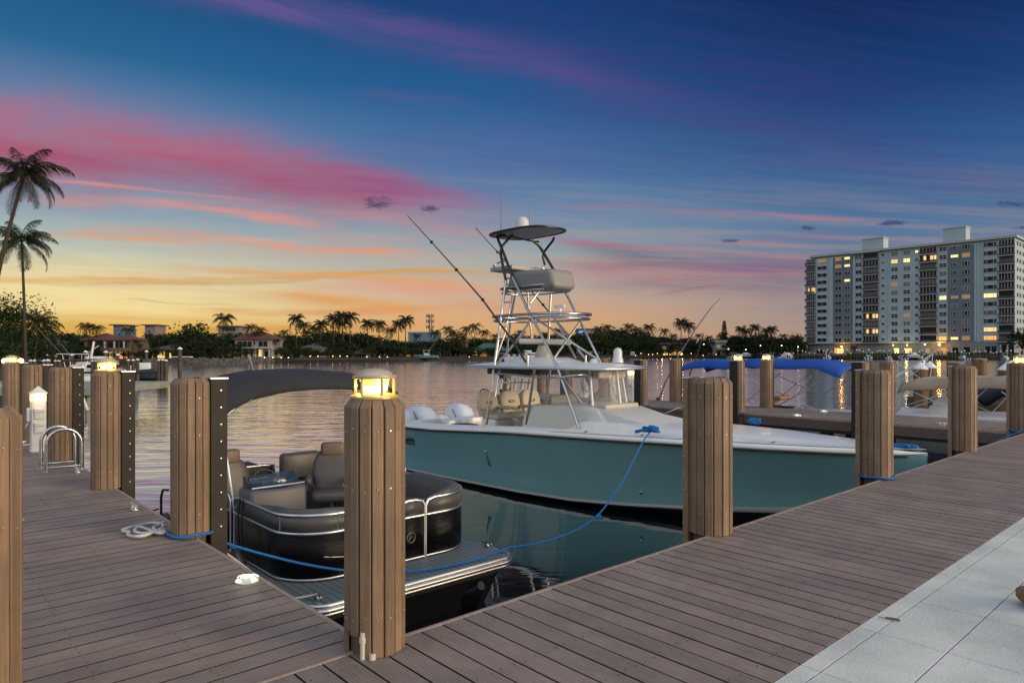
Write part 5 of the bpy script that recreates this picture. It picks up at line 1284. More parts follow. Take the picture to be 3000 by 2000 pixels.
house('tower_house', 'blue grey tower with flat cap behind the red roofed villa', 'tower', 332, 363, 38, 953, 950, mat('pinkish render', (.20,.17,.18), .8), roofg, [(338,343,968,976,dglass)], 6, .8, flat=True)
house('tower_house', 'second blue grey tower with flat cap further right', 'tower', 424, 455, 38, 953, 950, mat('pinkish render', (.20,.17,.18), .8), roofg, [(456-20,440,968,974,dglass)], 6, .8, flat=True)
house('blue_annex', 'low blue rendered block in front of the first flat capped tower', 'building', 338, 364, 30, 966, 963, bluep, bluep, [(349,354,977,982,dglass)], 6, .1, flat=True)
house('pavilion', 'dark stone pavilion with lit glass doors on the far left shore', 'house', 445, 505, 7, 1022, 1010, brick, roofg, [(461,484,1029,1052,litw),(438+8,450,1036,1050,litdim),(497,502,1034,1052,litw)])
house('garden_house', 'low stone house beside the dark stone pavilion', 'house', 505, 582, 14, 1026, 1014, brick, roofg, [(520,532,1034,1048,dglass),(545,556,1034,1048,dglass)])
house('villa', 'white arcaded villa with red roof on the far shore', 'house', 688, 796, 9, 992, 968, stucco, rooft, [(697,738,1000,1016,dglass),(758,784,999,1015,dglass),(744,749,998,1010,dglass),(704,712,1026,1044,dglass),(726,734,1024,1044,litdim),(742,750,1026,1044,litdim),(758,770,1024,1044,litw),(776,786,1028,1044,dglass)],
      floors=[(688,800,1016,1021)], cols=[(694,1020,1050),(716,1020,1050),(738,1020,1050),(755,1020,1050),(775,1020,1050),(794,1020,1050)])
house('flat_building', 'flat roofed block far behind the white arcaded villa', 'building', 640, 700, 70, 957, 954, mat('grey brown render', (.2,.17,.16), .8), roofg, [(650,690,960,968,dglass)], 10, .6, flat=True)
house('pool_house', 'open fronted pool house with dark hipped roof right of the white villa', 'pavilion', 878, 942, 6, 1020, 1005, stucco, roofg, [(892,934,1026,1044,dglass),(880,885,1028,1042,litdim)])
house('gazebo', 'little grey gazebo by the far dock', 'gazebo', 1032, 1076, 5, 1034, 1025, mat('gazebo wall', (.14,.15,.15), .8), roofg, [(1038,1070,1038,1050,dglass)], 5)
house('red_roof_house', 'low house with faded red roof behind the boat on the lift', 'house', 1180, 1228, 9, 1032, 1023, tanst, rooft, [(1190,1202,1036,1044,litdim)])
house('small_red_roof', 'small steep red roof peeking over the trees near the tower', 'house', 1340, 1368, 16, 1003, 992, stucco, rooft, [(1348,1354,1008,1013,dglass)], 6)
house('green_roof_house', 'low house with wide green roof and lit door on the far shore', 'house', 1384, 1486, 8, 1026, 1004, tanst, roofgr, [(1386,1398,1028,1040,litw2),(1406,1426,1030,1044,litdim),(1440,1452,1030,1044,dglass),(1462,1476,1030,1044,dglass)])
house('flat_blue_building', 'long blue grey flat roof above the trees right of the radio mast', 'building', 1196, 1284, 110, 978, 972, bluep, bluep, [], 14, .2, flat=True)
house('flat_blue_building', 'flat roof with blue lights above the trees behind the tower leg', 'building', 1692, 1748, 110, 968, 962, stucco, roofg, [(1695,1715,969,974,mat('blue lit sign', (.1,.3,1), .5, emit=(.1,.35,1.0), es=1.2))], 14, .2, flat=True)
house('waterside_house', 'house lit from below behind palm trunks right of the tower', 'house', 1932, 2008, 8, 1008, 1000, tanst, roofg, [(1940,1952,1014,1024,litdim),(1962,1974,1014,1024,dglass),(1942,1956,1030,1044,litw),(1966,1980,1030,1044,litdim),(1988,2000,1030,1044,litw)])
house('white_waterside_house', 'white balconied house beyond the lit house on the far shore', 'house', 2096, 2126, 8, 1004, 996, stucco, stucco, [(2100,2110,1010,1018,litdim),(2114,2123,1010,1018,dglass),(2100,2110,1028,1040,dglass)], flat=True, floors=[(2096,2128,1020,1024)])
# ================================================================ APARTMENT BLOCK
A_ = Vector((192.0, 262.0)); B_ = Vector((138.5, 320.0)); e_ = (B_ - A_).normalized(); LEN = (B_ - A_).length
apt = thing('apartment_block', 'white twelve storey apartment block with balconies on the right shore', 'building', (A_.x, A_.y, LZ), math.atan2(-e_.y, -e_.x))
# local x runs from the left end (0 at A minus) ... along -e ; facade faces local -y
def TT(cx):                                   # crop pixel -> distance from the right hand corner
    s = (2300 + cx * .2998 - 1500) / F; return (s * A_.y - A_.x) / (e_.x - s * e_.y)
def XX(cx): return -TT(cx)
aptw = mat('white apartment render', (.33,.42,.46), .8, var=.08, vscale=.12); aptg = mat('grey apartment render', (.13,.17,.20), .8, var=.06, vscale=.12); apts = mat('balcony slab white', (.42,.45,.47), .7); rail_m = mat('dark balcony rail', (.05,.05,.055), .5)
HT = 45.3; PZ = 5.6
mb = MB(); mb.box(XX(257), 0.0, 0, 19, PZ, HT); obj('wall', mb, aptw, apt)
mb = MB(); mb.box(XX(215), XX(1590), .6, 19, 0, PZ - .01); mb.box(XX(1590), 0, .05, 19, 0, PZ - .01); obj('ground_floor', mb, mat('ground floor render', (.20,.22,.22), .8), apt)
mb = MB(); mb.box(XX(205), XX(1590), -.9, 1.0, PZ - .2, PZ + .25); obj('podium_slab', mb, apts, apt)
for a, b in ((470, 668), (1590, 1850)):
    mb = MB(); mb.box(XX(a), XX(b), -.22, -.01, PZ + .3, HT - 1.2); obj('grey_panel', mb, aptg, apt)
for a, b, o_ in ((437, 470, .5), (668, 688, .6), (1005, 1015, .35), (1850, 1868, .4), (1922, 1934, .5)):
    mb = MB(); mb.box(XX(a), XX(b), -o_, .0, PZ + .3, HT - .9); obj('pilaster', mb, aptw, apt)
mb = MB(); mb.box(XX(257) - .5, .9, -1.1, 19.5, HT, HT + .9); mb.box(XX(640), XX(930), -1.6, 4, HT - .3, HT + .6); obj('roof', mb, mat('roof edge', (.36,.40,.40), .7), apt)
for a, b, z0, z1, lab in ((725, 935, 1.4, 6.0, 'left rooftop machine room'), (1520, 1745, 1.2, 6.6, 'right rooftop machine room')):
    mb = MB(); mb.box(XX(a), XX(b), 3, 9, HT + z0 + .2, HT + z1); mb.box(XX(a) - .25, XX(b) + .25, 2.75, 9.25, HT + z1, HT + z1 + .5); mb.box(XX(a) + .8, XX(b) - .8, 3.6, 8.4, HT + .9, HT + z0 + .2); obj('machine_room', mb, aptw, apt)['label'] = lab
zrow = [44.7 - 1.2 - k * 3.31 for k in range(12)]
WM = {}
frm = mat('window frames', (.46,.48,.48), .6)
curtain = mat('drawn curtain window', (.12,.115,.11), .7)
def wmesh(w, h, kind, gm):
    key = (round(w, 1), h, kind, gm.name)
    if key in WM: return WM[key]
    mb = MB(); mb.mat(1).box(-w/2, w/2, -.10, -.01, -h/2, h/2); mb.mat(0); f = .09
    for a, b, c_, d in ((-w/2-f, -w/2, -h/2-f, h/2+f), (w/2, w/2+f, -h/2-f, h/2+f), (-w/2, w/2, h/2, h/2+f), (-w/2, w/2, -h/2-f, -h/2)): mb.box(a, b, -.17, -.005, c_, d)
    vs = {'tri': (-.26, .26), 'quad': (0,), 'small': (-.22, .22), 'one': ()}[kind]
    for q in vs: mb.box(w*q-.07, w*q+.07, -.16, -.005, -h/2, h/2)
    if kind == 'quad': mb.box(-w/2, w/2, -.16, -.005, -.05, .05)
    if kind in ('tri', 'small'):
        for s in (-1, 1): mb.box(*(sorted((s*w/2, s*w*vs[1]))), -.16, -.005, -.04, .04)
    o = obj('window', mb, [frm, gm], None); me = o.data; bpy.data.objects.remove(o); WM[key] = me; return me
LIT = {(362,0):litdim,(523,0):litdim,(523,1):litdim,(610,0):litw2,(610,1):litw2,(610,3):litw2,(1070,1):litw,(1190,1):litw2,(1287,0):litw2,(1070,4):litdim,(1540,6):litw2,(1655,1):litw2,(1770,1):litdim,(2005,6):litw2,(1770,6):litdim,(1660,6):litdim,(2005,10):litw,(2005,11):lito,(1540,11):lito,(1655,11):litw2,(1770,11):litdim,(1185,8):litdim}
random.seed(77)
cols_ = [(2005, 124, 1.5, 'tri'), (1770, 76, 1.6, 'small'), (1658, 70, 1.0, 'small'), (1543, 66, 1.5, 'quad'), (1287, 28, .9, 'one'), (1190, 62, 1.5, 'quad'), (1070, 60, 1.5, 'quad'), (958, 26, .8, 'one'),
         (720, 56, 1.5, 'quad'), (610, 52, 1.0, 'small'), (523, 58, 1.5, 'small'), (362, 90, 1.5, 'tri')]
n_w = 0; rest = MB()
for (cx, wpx, h, kind) in cols_:
    x0, x1 = XX(cx - wpx/2), XX(cx + wpx/2); w = x1 - x0; grey = (470 < cx < 668) or (1590 < cx < 1850)
    for k in range(12):
        g_ = None
        for (lx, lk), m_ in LIT.items():
            if abs(lx - cx) < 12 and lk == k: g_ = m_
        if g_ is None: g_ = random.choice((dglass, dglass, dglass, curtain))
        if n_w < 98 or g_.name.find('lit') >= 0:
            o = bpy.data.objects.new('window', wmesh(w, h, kind, g_)); o.location = ((x0+x1)/2, -.24 if grey else 0, zrow[k]); o.parent = apt; COL.objects.link(o)
            if g_ in (litw2, litw, lito): o['label'] = 'lit apartment window'
            n_w += 1
        else:
            yo = -.24 if grey else 0; rest.mat(1).box(x0, x1, yo-.10, yo-.01, zrow[k]-h/2, zrow[k]+h/2); rest.mat(0)
            for a, b, c_, d in ((x0-.09, x0, -h/2-.09, h/2+.09), (x1, x1+.09, -h/2-.09, h/2+.09), (x0, x1, h/2, h/2+.09), (x0, x1, -h/2-.09, -h/2), ((x0+x1)/2-.06, (x0+x1)/2+.06, -h/2, h/2)): rest.box(a, b, yo-.17, yo-.005, zrow[k]+c_, zrow[k]+d)
for k in range(12):
    for y in (4.5, 9.0, 14.0):
        rest.mat(1).box(.01, .10, y-1.0, y+1.0, zrow[k]-.75, zrow[k]+.75); rest.mat(0).box(.005, .17, y-.05, y+.05, zrow[k]-.75, zrow[k]+.75)
obj('window', rest, [frm, dglass], apt)['kind'] = 'stuff'
# balcony stacks
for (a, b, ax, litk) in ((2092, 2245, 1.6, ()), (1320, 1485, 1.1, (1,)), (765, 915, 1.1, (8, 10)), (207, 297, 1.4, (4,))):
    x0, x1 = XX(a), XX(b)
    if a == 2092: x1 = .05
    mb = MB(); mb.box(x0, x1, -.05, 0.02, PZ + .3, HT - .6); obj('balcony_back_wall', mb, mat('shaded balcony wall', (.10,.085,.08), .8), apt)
    for k in range(12):
        z = zrow[k]; mb = MB(); mb.mat(0).box(x0 - .25, x1 + .25, -ax, 0, z - 1.75, z - 1.52)
        for q in range(int((x1-x0)/.45) + 1):
            xx = min(x0 - .15 + q * .45, x1 + .2); mb.mat(1).box(xx - .03, xx + .03, -ax + .05, -ax + .10, z - 1.52, z - .62)
        mb.box(x0 - .2, x1 + .2, -ax + .03, -ax + .12, z - .62, z - .54); mb.box(x0 - .2, x1 + .2, -ax + .06, -ax + .09, z - 1.5, z - .75)
        nn = 5
        gm_ = random.choice((0, 0, 0, 1, 2)) if k not in litk else 0
        for q in range(nn + 1):
            if gm_ == 2 and 0 < q < nn: continue
            xx = x0 + (x1 - x0) * q / nn; mb.mat(0).box(xx - .07, xx + .07, -ax + .35, -ax + .48, z - 1.5, z + 1.5)
        for q in range(nn):
            xa, xb = x0 + (x1 - x0) * (q + .1) / nn, x0 + (x1 - x0) * (q + .9) / nn
            mb.mat(3 if (k in litk and q in (1, 3, 4)) else 2).box(xa, xb, -.2, -.06, z - 1.4, z + 1.1)
        obj('balcony', mb, [apts, rail_m, random.choice((dglass, dglass, curtain)), litw], apt)
# ground floor doors and lamps
for (a, b, z1, m_) in ((300, 435, 2.4, dglass), (500, 568, 3.2, litw), (480, 498, 3.4, lito), (1055, 1110, 3.1, litw2), (1160, 1235, 3.1, litw), (1370, 1405, 3.0, litdim), (1460, 1470, 2.6, dglass), (1520, 1580, 3.2, litdim), (1630, 1700, 3.4, dglass), (1740, 1815, 3.6, dglass), (1952, 2075, 3.8, dglass), (2110, 2170, 4.4, dglass), (2180, 2240, 4.4, dglass)):
    x0, x1 = XX(a), XX(b); yo = .6 if a < 1590 else .05; mb = MB(); mb.mat(1).box(x0, x1, yo-.14, yo-.02, .9, z1); n_ = max(1, int((x1-x0)/1.4)); mb.mat(0)
    for i in range(n_ + 1): xx = x0 + (x1-x0)*i/n_; mb.box(xx-.09, xx+.09, yo-.2, yo-.01, .9, z1)
    obj('door', mb, [frm, m_], apt)
lampo = mat('orange lamp glow', (1,.5,.1), .5, emit=(1.0,.42,.08), es=20.0); lampw = mat('white lamp glow', (1,1,.8), .5, emit=(1.0,.95,.65), es=7.0); lampy = mat('warm lamp glow', (1,.8,.4), .5, emit=(1.0,.72,.30), es=7.0)
for cx, z, r_, m_, en, colr in ((1520, 4.6, .42, lampo, 900, (1,.42,.08)), (568, 4.0, .34, lampo, 420, (1,.45,.12)), (1070, 4.5, .22, lampy, 200, (1,.75,.35)), (1205, 4.5, .22, lampy, 240, (1,.7,.3)), (1378, 4.6, .22, lampw, 120, (1,1,.8))):
    mb = MB(); x = XX(cx); mb.lathe([(.01, -r_), (r_*.7, -r_*.7), (r_, 0), (r_*.7, r_*.7), (.01, r_)], 12, (x, -1.6, z)); obj('wall_lamp', mb, m_, apt, smooth=60)
    glow('wall_lamp_light', colr, 1, apt, (x, -2.4, z), en, .5)

# ================================================================ SHORE DETAILS
pile_m = mat('grey dock pile', (.07,.06,.05), .9, var=.3, vscale=2); capm = mat('white pile cap', (.75,.78,.80), .5); stone = mat('rip rap stone', (.085,.082,.076), .9, var=.4, vscale=1.5)
def wpile(label, p, top, r=.18, cone=.28, group=None, proto=[None]):
    t = thing('mooring_pile', label, 'pile', (p.x, p.y, WZ), 0, group); mb = MB(); mb.tube([(0, 0, -1), (0, 0, top - WZ)], r, 9); obj('pile', mb, pile_m, t, smooth=60)
    mb = MB(); mb.lathe([(r*1.2, top-WZ-.03), (r*1.2, top-WZ+.05), (.01, top-WZ+cone)], 10); obj('cap', mb, capm, t); return t
GPi = 'capped piles before the apartment block'
W1 = wpile('white capped mooring pile in the row before the apartment block', base(2420, -4), 1.5, .2, .45, GPi)
random.seed(9)
for i in range(58):
    px = 2300 + i * 12.2 + random.uniform(-4, 4); p = base(px, -random.choice((2, 5, 8))); dup(W1, (p.x, p.y, WZ), 0, 'white capped mooring pile in the row before the apartment block', (1, 1, random.uniform(.8, 1.25)), GPi)
mb = MB()
def seg(name, label, cat, p0, p1, y0, y1, z0, z1, m):
    """box between two shore pixels"""
    return None
# sea walls and docks along the shore
def strip_thing(name, label, cat, pxs, off0, off1, z0, z1, m, part='wall_face'):
    a = base(pxs[0], off0); t = thing(name, label, cat, (a.x, a.y, 0)); mb = MB(); rows = []
    for px in pxs:
        p, q = base(px, off0), base(px, off1); rows.append([Vector((p.x-a.x, p.y-a.y, z0)), Vector((p.x-a.x, p.y-a.y, z1)), Vector((q.x-a.x, q.y-a.y, z1)), Vector((q.x-a.x, q.y-a.y, z0))])
    mb.grid(rows, cv=True); mb.f.append((0,1,2,3)); mb.m.append(0); n = len(mb.v); mb.f.append((n-1,n-2,n-3,n-4)); mb.m.append(0); obj(part, mb, m, t); return t
rngp = lambda a, b, s=25: [a + i * (b - a) / max(1, int((b - a) / s)) for i in range(max(1, int((b - a) / s)) + 1)]
conc = mat('seawall concrete', (.016,.016,.014), .85, var=.3, vscale=.6); dockm = mat('weathered dock boards', (.035,.032,.028), .85, var=.3, vscale=1)
strip_thing('seawall', 'concrete sea wall along the far left shore', 'sea wall', rngp(-60, 560), -.2, 1.2, WZ-1, LZ+.12, conc)
strip_thing('seawall', 'concrete sea wall before the far middle shore', 'sea wall', rngp(760, 2300), -.2, 1.2, WZ-1, LZ+.12, conc)
strip_thing('seawall', 'concrete sea wall before the apartment block', 'sea wall', rngp(2300, 3100), -.2, 1.2, WZ-1, LZ+.15, conc)
strip_thing('lawn_strip', 'green lawn between sea wall and apartment block', 'lawn', rngp(2300, 3100), 1.25, 9, LZ-.1, LZ+.35, grass_m, 'turf')
strip_thing('hedge', 'dark clipped hedge at the foot of the apartment block', 'hedge', rngp(2480, 2700), 9.2, 10.4, LZ, LZ+1.1, leaf_m, 'foliage')
strip_thing('hedge', 'dark clipped hedge right of the orange lamp at the apartment block', 'hedge', rngp(2775, 2985), 9.2, 10.4, LZ, LZ+1.5, leaf_m, 'foliage')
strip_thing('shore_dock', 'long low dock with lamps before the white villa and pool house', 'dock', rngp(860, 1190), -5.0, -3.2, -.55, -.3, dockm, 'deck')
strip_thing('shore_dock', 'low dock before the houses right of the fishing boat tower', 'dock', rngp(1850, 2140), -5.0, -3.4, -.55, -.3, dockm, 'deck')
strip_thing('shore_dock', 'low dock running before the apartment block', 'dock', rngp(2300, 2990), -4.4, -3.2, -.45, -.2, dockm, 'deck')
# rip rap stones
mb = MB(); rnd = random.Random(4)
for i in range(900):
    px = rnd.uniform(420, 800); d = rnd.uniform(-2.6, .2); p = base(px, d); z = WZ - .1 + (d + 2.6) / 2.8 * 1.4; s = rnd.uniform(.16, .38)
    M = Matrix.Translation((p.x, p.y, z)) @ Matrix.Rotation(rnd.uniform(0, 6), 4, (rnd.random(), rnd.random(), 1)); mb.box(-s, s, -s*.8, s*.8, -s*.6, s*.6, 0, M)
tag(obj('rip_rap_stones', mb, stone), 'pale boulder bank at the water edge before the white villa', kind='stuff')
# small lamps on the far docks
far_lens = mat('far lamp', (1,.8,.4), .5, emit=(1.0,.62,.22), es=5.0)
def dlamp(px, py, label, d=-4, r=.12, m=None, light=0, group='small lamps along the far docks'):
    p = base(px, d); z = EYE + (1030 - py) * p.y / F; t = thing('dock_lamp', label, 'lamp', (p.x, p.y, WZ), 0, group); mb = MB(); mb.tube([(0,0,-.5), (0,0,z-WZ-r)], .07, 6); obj('post', mb, pile_m, t)
    mb = MB(); mb.lathe([(.01, -r), (r*.8, -r*.6), (r, 0), (r*.8, r*.6), (.01, r)], 8, (0, 0, z-WZ)); obj('lamp_head', mb, m or far_lens, t, smooth=60)
    if light: glow('lamp_light', (1,.7,.3), 1, t, (0, -.5, z-WZ+.2), light, .2)
    return t
for px in (730, 775, 799, 824, 845): dlamp(px, 1047, 'small glowing lamp in the row before the white villa', -2.8, group='lamps before the white villa')
for px in (909, 931, 975, 996, 1017): dlamp(px, 1043, 'small glowing lamp on the long dock before the pool house', -4.2, group='lamps on the long far dock')
for px in (1075, 1112, 1135, 1375, 1560, 1585): dlamp(px, 1045, 'small glowing lamp at the water line near the boat on the lift', -2, .12, light=0, group='lamps near the green roofed house')
for px in (1862, 1878, 1900, 1912, 1926, 1945, 1963, 1985, 1998, 2025, 2060, 2098): dlamp(px, 1035 + (px % 3) * 3, 'small glowing lamp at the water line right of the tower', -1, .16, light=0, group='lamps right of the tower')
for px, py in ((2062,1008),(2228,1012),(2290,1012),(2338,1016),(2134,1022),(2185,1024)): dlamp(px, py, 'warm street lamp glowing between the marina trees', 3, .22, lampy, 14, group='street lamps at the far marina')
for px in (1925, 1940, 1965, 1985, 2000): 
    p = base(px, 4); glow('garden_uplight', (1,.6,.22), 1, None, (p.x, p.y, .4), 90, .2)
p = base(1853, 1); t = thing('shore_sign', 'small white and blue sign on the far shore', 'sign', (p.x, p.y, LZ)); mb = MB(); mb.tube([(0,0,0), (0,0,1)], .05, 6); obj('post', mb, pile_m, t); mb = MB(); mb.box(-.9, .9, -.05, .05, .35, 1.6); s_ = obj('sign_board', mb, capm, t); mb = MB(); mb.box(-.75, .75, -.09, -.055, .7, 1.3); obj('blue_panel', mb, mat('blue panel', (.03,.08,.4), .5), s_)

# ================================================================ SMALL BOATS
boat_w = mat('small boat white', (.55,.60,.64), .3); boat_d = mat('small boat dark hull', (.02,.03,.045), .3); boat_b = mat('small boat blue hull', (.20,.32,.38), .3)
def small_boat(label, loc, rz, hm, L=8.0, top=True, group=None, cabin=False):
    t = thing('motor_boat', label, 'boat', loc, rz, group); mb = MB(); rows = []
    for i in range(13):
        s = i / 12; x = -L/2 + L*s; hb = L*.155*(1 - max(0, s-.45)**2.2*3.6) if s < .995 else .03; hb = max(hb, .03); hz = .75 + .35*s*s
        rows.append([Vector((x, -hb, hz)), Vector((x, -hb*.82, .08)), Vector((x*1.0, 0, -.3 + .5*max(0, s-.7))), Vector((x, hb*.82, .08)), Vector((x, hb, hz)), Vector((x, hb*.86, hz+.06)), Vector((x, 0, hz+.04 if s > .6 else hz-.45)), Vector((x, -hb*.86, hz+.06))])
    mb.grid(rows, cv=True); mb.f.append(tuple(range(8))); mb.m.append(0); obj('hull', mb, hm, t, smooth=40)
    mb = MB()
    if cabin: mb.box(-L*.22, L*.22, -L*.11, L*.11, .7, 1.9, .3); mb.box(-L*.12, L*.10, -L*.09, L*.09, 1.9, 2.5, .2)
    else: mb.box(-.5, .7, -.42, .42, .3, 1.55, .12); mb.box(-1.1, -.7, -.4, .4, .3, 1.3, .1)
    c_ = obj('console', mb, boat_w, t, smooth=50); mb = MB()
    if cabin: mb.box(-L*.2, L*.225, -L*.112, L*.112, 1.25, 1.6); obj('windows', mb, dglass, c_)
    elif top:
        mb.box(-1.3, 1.0, -.9, .9, 2.45, 2.53, .03); tt = obj('t_top', mb, boat_w, t); mb = MB()
        for x in (-.9, .7):
            for y in (-.7, .7): mb.tube([(x*.7, y*.6, .6), (x, y, 2.45)], .035, 6)
        mb.tube([(-.9, -.7, 2.45), (-3.4, -1.1, 5.6)], .02, 5); mb.tube([(-.9, .7, 2.45), (-3.4, 1.1, 5.6)], .02, 5); obj('t_top_frame', mb, alu, tt)
    for y in (-.4, .4):
        mb = MB(); mb.box(-L/2-.7, -L/2-.05, y-.24, y+.24, .55, 1.35, .14); mb.box(-L/2-.4, -L/2-.2, y-.08, y+.08, -.3, .6); obj('outboard', mb, black, t, smooth=50)
    return t
GBt = 'small motor boats moored on the far shore'
SB = small_boat('white centre console boat moored leftmost before the apartment block', Vector((*base(2315, -8).xy, WZ + .1)), R(60), boat_w, group=GBt)
spots = [(2425, 'white centre console boat moored before the lit orange doorway'), (2545, 'white centre console boat moored right of the palm at the apartment block'), (2605, 'small pale boat moored under the yellow lit doors'), (2642, 'pale boat beside the boom over the beige canopy boat'),
         (2700, 'low pale boat moored below the white wall lamp'), (2822, 'pale centre console boat moored between white capped piles at right'), (2945, 'pale centre console boat moored farthest right before the balcony corner'), (2150, 'pale boat at the marina left of the first lantern piling'), (2262, 'pale boat moored at the marina between lantern piling and block')]
for px, lab in spots:
    p = base(px, -9); dup(SB, (p.x, p.y, WZ + .1), R(random.choice((40, 60, 240, 75))), lab, random.uniform(.85, 1.1), GBt)
for px, lab, cab, hm in ((2185, 'dark hulled cruiser moored behind the first lantern piling of the back pier', True, boat_d), (2305, 'white domed cruiser moored left of the apartment block', True, boat_w), (2675, 'dark hulled boat moored right of the yellow lit doors', True, boat_d)):
    p = base(px, -7); small_boat(lab, Vector((p.x, p.y, WZ + .1)), R(20), hm, 10, cabin=cab, group=GBt)
p = base(1248, -1.5); small_boat('pale blue centre console boat raised on a lift on the far shore', Vector((p.x, p.y, -.4)), R(175), boat_b, 8.2, group=GBt)
p = base(1545, 2); t_ = small_boat('white motor yacht seen between the fishing boat tower legs', Vector((p.x, p.y, WZ)), R(5), boat_w, 15, cabin=True, group=GBt); t_.scale = (1, 1.0, 1.4)

# ================================================================ LEFT: NEXT DOORS DOCKS AND LIFTS
def boxthing(name, label, cat, x0, x1, y0, y1, z0, z1, m, part='body', grp=None):
    t = thing(name, label, cat, ((x0+x1)/2, (y0+y1)/2, z0), 0, grp); mb = MB(); mb.box(-(x1-x0)/2, (x1-x0)/2, -(y1-y0)/2, (y1-y0)/2, 0, z1-z0, .02); obj(part, mb, m, t); return t
concd = mat('pale concrete deck', (.26,.27,.24), .8, var=.2, vscale=1.5)
t = boxthing('concrete_dock', 'pale concrete dock beyond the end of the near finger pier', 'dock', -42, -18.75, 30.6, 38, -.36, -.02, concd, 'slab')
q = Vector(t.location)
for x in (-19.1, -22.5, -26): mb = MB(); mb.tube([Vector((x, 31, WZ - .5)) - q, Vector((x, 31, -.36)) - q], .17, 8); obj('support_post', mb, concd, t)
mb = MB(); mb.tube([atd(238, 1155, 30.5) - q, atd(256, 1200, 30.8) - q], .07, 8); obj('brace', mb, white2, t)
# near end pads past the pier
# piles with beams: boat lifts
def lift(label, pts, top, beams, r=.16):
    c_ = atd(*pts[0]); t = thing('boat_lift', label, 'boat lift', (c_.x, c_.y, WZ), 0, 'boat lifts beyond the near pier'); o = Vector(t.location)
    for (px, py, yy) in pts:
        a = atd(px, py, yy); mb = MB(); mb.tube([(a.x-o.x, a.y-o.y, -.8), (a.x-o.x, a.y-o.y, a.z-WZ)], r, 8); pl = obj('pile', mb, pile_m, t, smooth=60)
        mb = MB(); mb.lathe([(r*1.1, 0), (r*1.1, .04), (.01, .14)], 8, (a.x-o.x, a.y-o.y, a.z-WZ)); obj('cap', mb, capm, pl)
    for (p0, p1) in beams:
        a, b = atd(*p0) - o, atd(*p1) - o; mb = MB(); mb.tube([a, b], .10, 6); obj('beam', mb, pile_m, t)
    return t
lift('group of dark piles with a low beam left of the lone pile', [(376,1056,62),(390,1056,62),(403,1054,64),(466,1056,60),(476,1055,60),(486,1057,60)], 0, [((345,1090,62),(478,1090,60))])
lift('dark boat lift behind the second lantern piling', [(164,1058,55),(174,1058,55),(272,1058,55),(282,1058,55),(290,1057,56)], 0, [((164,1056,55),(285,1054,55)),((160,1088,55),(290,1092,55))])
lift('dark boat lift behind the nearest lit lantern pilings', [(92,1058,48),(102,1058,48),(130,1058,48),(140,1057,48)], 0, [((78,1056,48),(145,1058,48))])
for px, py, yy, lab in ((527,1022,72,'lone tall pile standing in open water left of the pontoon canopy'), (429,1030,95,'single pile standing before the dark stone pavilion'), (310,1032,80,'tall pile standing before the villa loggia'), (251,1031,85,'pile standing before the leafy shore left of the villa'), (345,1040,85,'shorter pile under the lit loggia'), (210,1040,80,'pile among the boats left of the villa'), (140,1042,75,'pile near the globe lamps'), (163,1043,75,'pile left of the moored white boat')):
    a = atd(px, py, yy); wpile(lab, a, a.z, .21, .22)
small_boat('white cabin boat with raised mast behind the near pilings', Vector((atd(285, 1050, 75).x, 75, WZ)), R(15), boat_w, 9, cabin=True)
small_boat('pale boat with radar arch behind the second lantern piling', Vector((atd(225, 1050, 62).x, 62, WZ + .3)), R(10), boat_w, 7.5)
small_boat('grey skiff on the water behind the second lantern piling', Vector((atd(250, 1050, 42).x, 42, WZ - .05)), R(8), mat('grey hull', (.10,.15,.18), .3), 6.0, top=False)
small_boat('covered dark dinghy hanging on the lift by the lone pile', Vector((atd(418, 1082, 66).x, 66, -1.0)), R(20), boat_d, 4.2, top=False)
a = atd(268, 1050, 74); t = thing('white_mast', 'leaning white mast above the moored cabin boat', 'mast', (a.x, a.y, WZ + 1)); mb = MB(); o = Vector(t.location); mb.tube([atd(266,1050,74) - o, atd(275,1000,74) - o], .12, 8); mb.tube([atd(255,1035,74) - o, atd(290,1012,74) - o], .04, 6); obj('mast_pole', mb, white2, t)
# flat white lift canopy on thin posts
t = thing('white_canopy', 'thin white flat canopy beside the dark stone pavilion shore', 'canopy', base(532, -3)); y = shore(532) - 3; k = y / F; o = Vector(t.location); mb = MB(); mb.box(-28*k, 28*k, -1, 1, EYE-LZ+(1030-1046)*k, EYE-LZ+(1030-1044)*k); obj('roof_panel', mb, capm, t); mb = MB()
for x in (-24, 0, 24): mb.tube([(x*k, 0, -1.5), (x*k, 0, EYE-LZ-15*k)], .06, 6)
obj('post', mb, pile_m, t)
# globe lamps on the left bank
globe = mat('globe lamp', (1,.75,.4), .4, emit=(1.0,.62,.25), es=9.0)
for px, lab in ((13, 'left globe lamp on a thin post at the left picture edge'), (61, 'right globe lamp on a thin post by the palm trunk')):
    a = atd(px, 1057, 34); t = thing('globe_lamp', lab, 'lamp', (a.x, a.y, -.05), 0, 'pair of globe lamps on the left bank'); mb = MB(); mb.tube([(0,0,0), (0,0,a.z-.08)], .035, 8); obj('post', mb, white2, t)
    mb = MB(); r_ = .125; mb.lathe([(.01,-r_),(r_*.5,-r_*.87),(r_*.87,-r_*.5),(r_,0),(r_*.87,r_*.5),(r_*.5,r_*.87),(.01,r_)], 16, (0,0,a.z+.05)); obj('globe', mb, globe, t, smooth=60); glow('lamp_light', (1,.62,.25), 1, t, (0,-.2,a.z+.05), 14, .12)

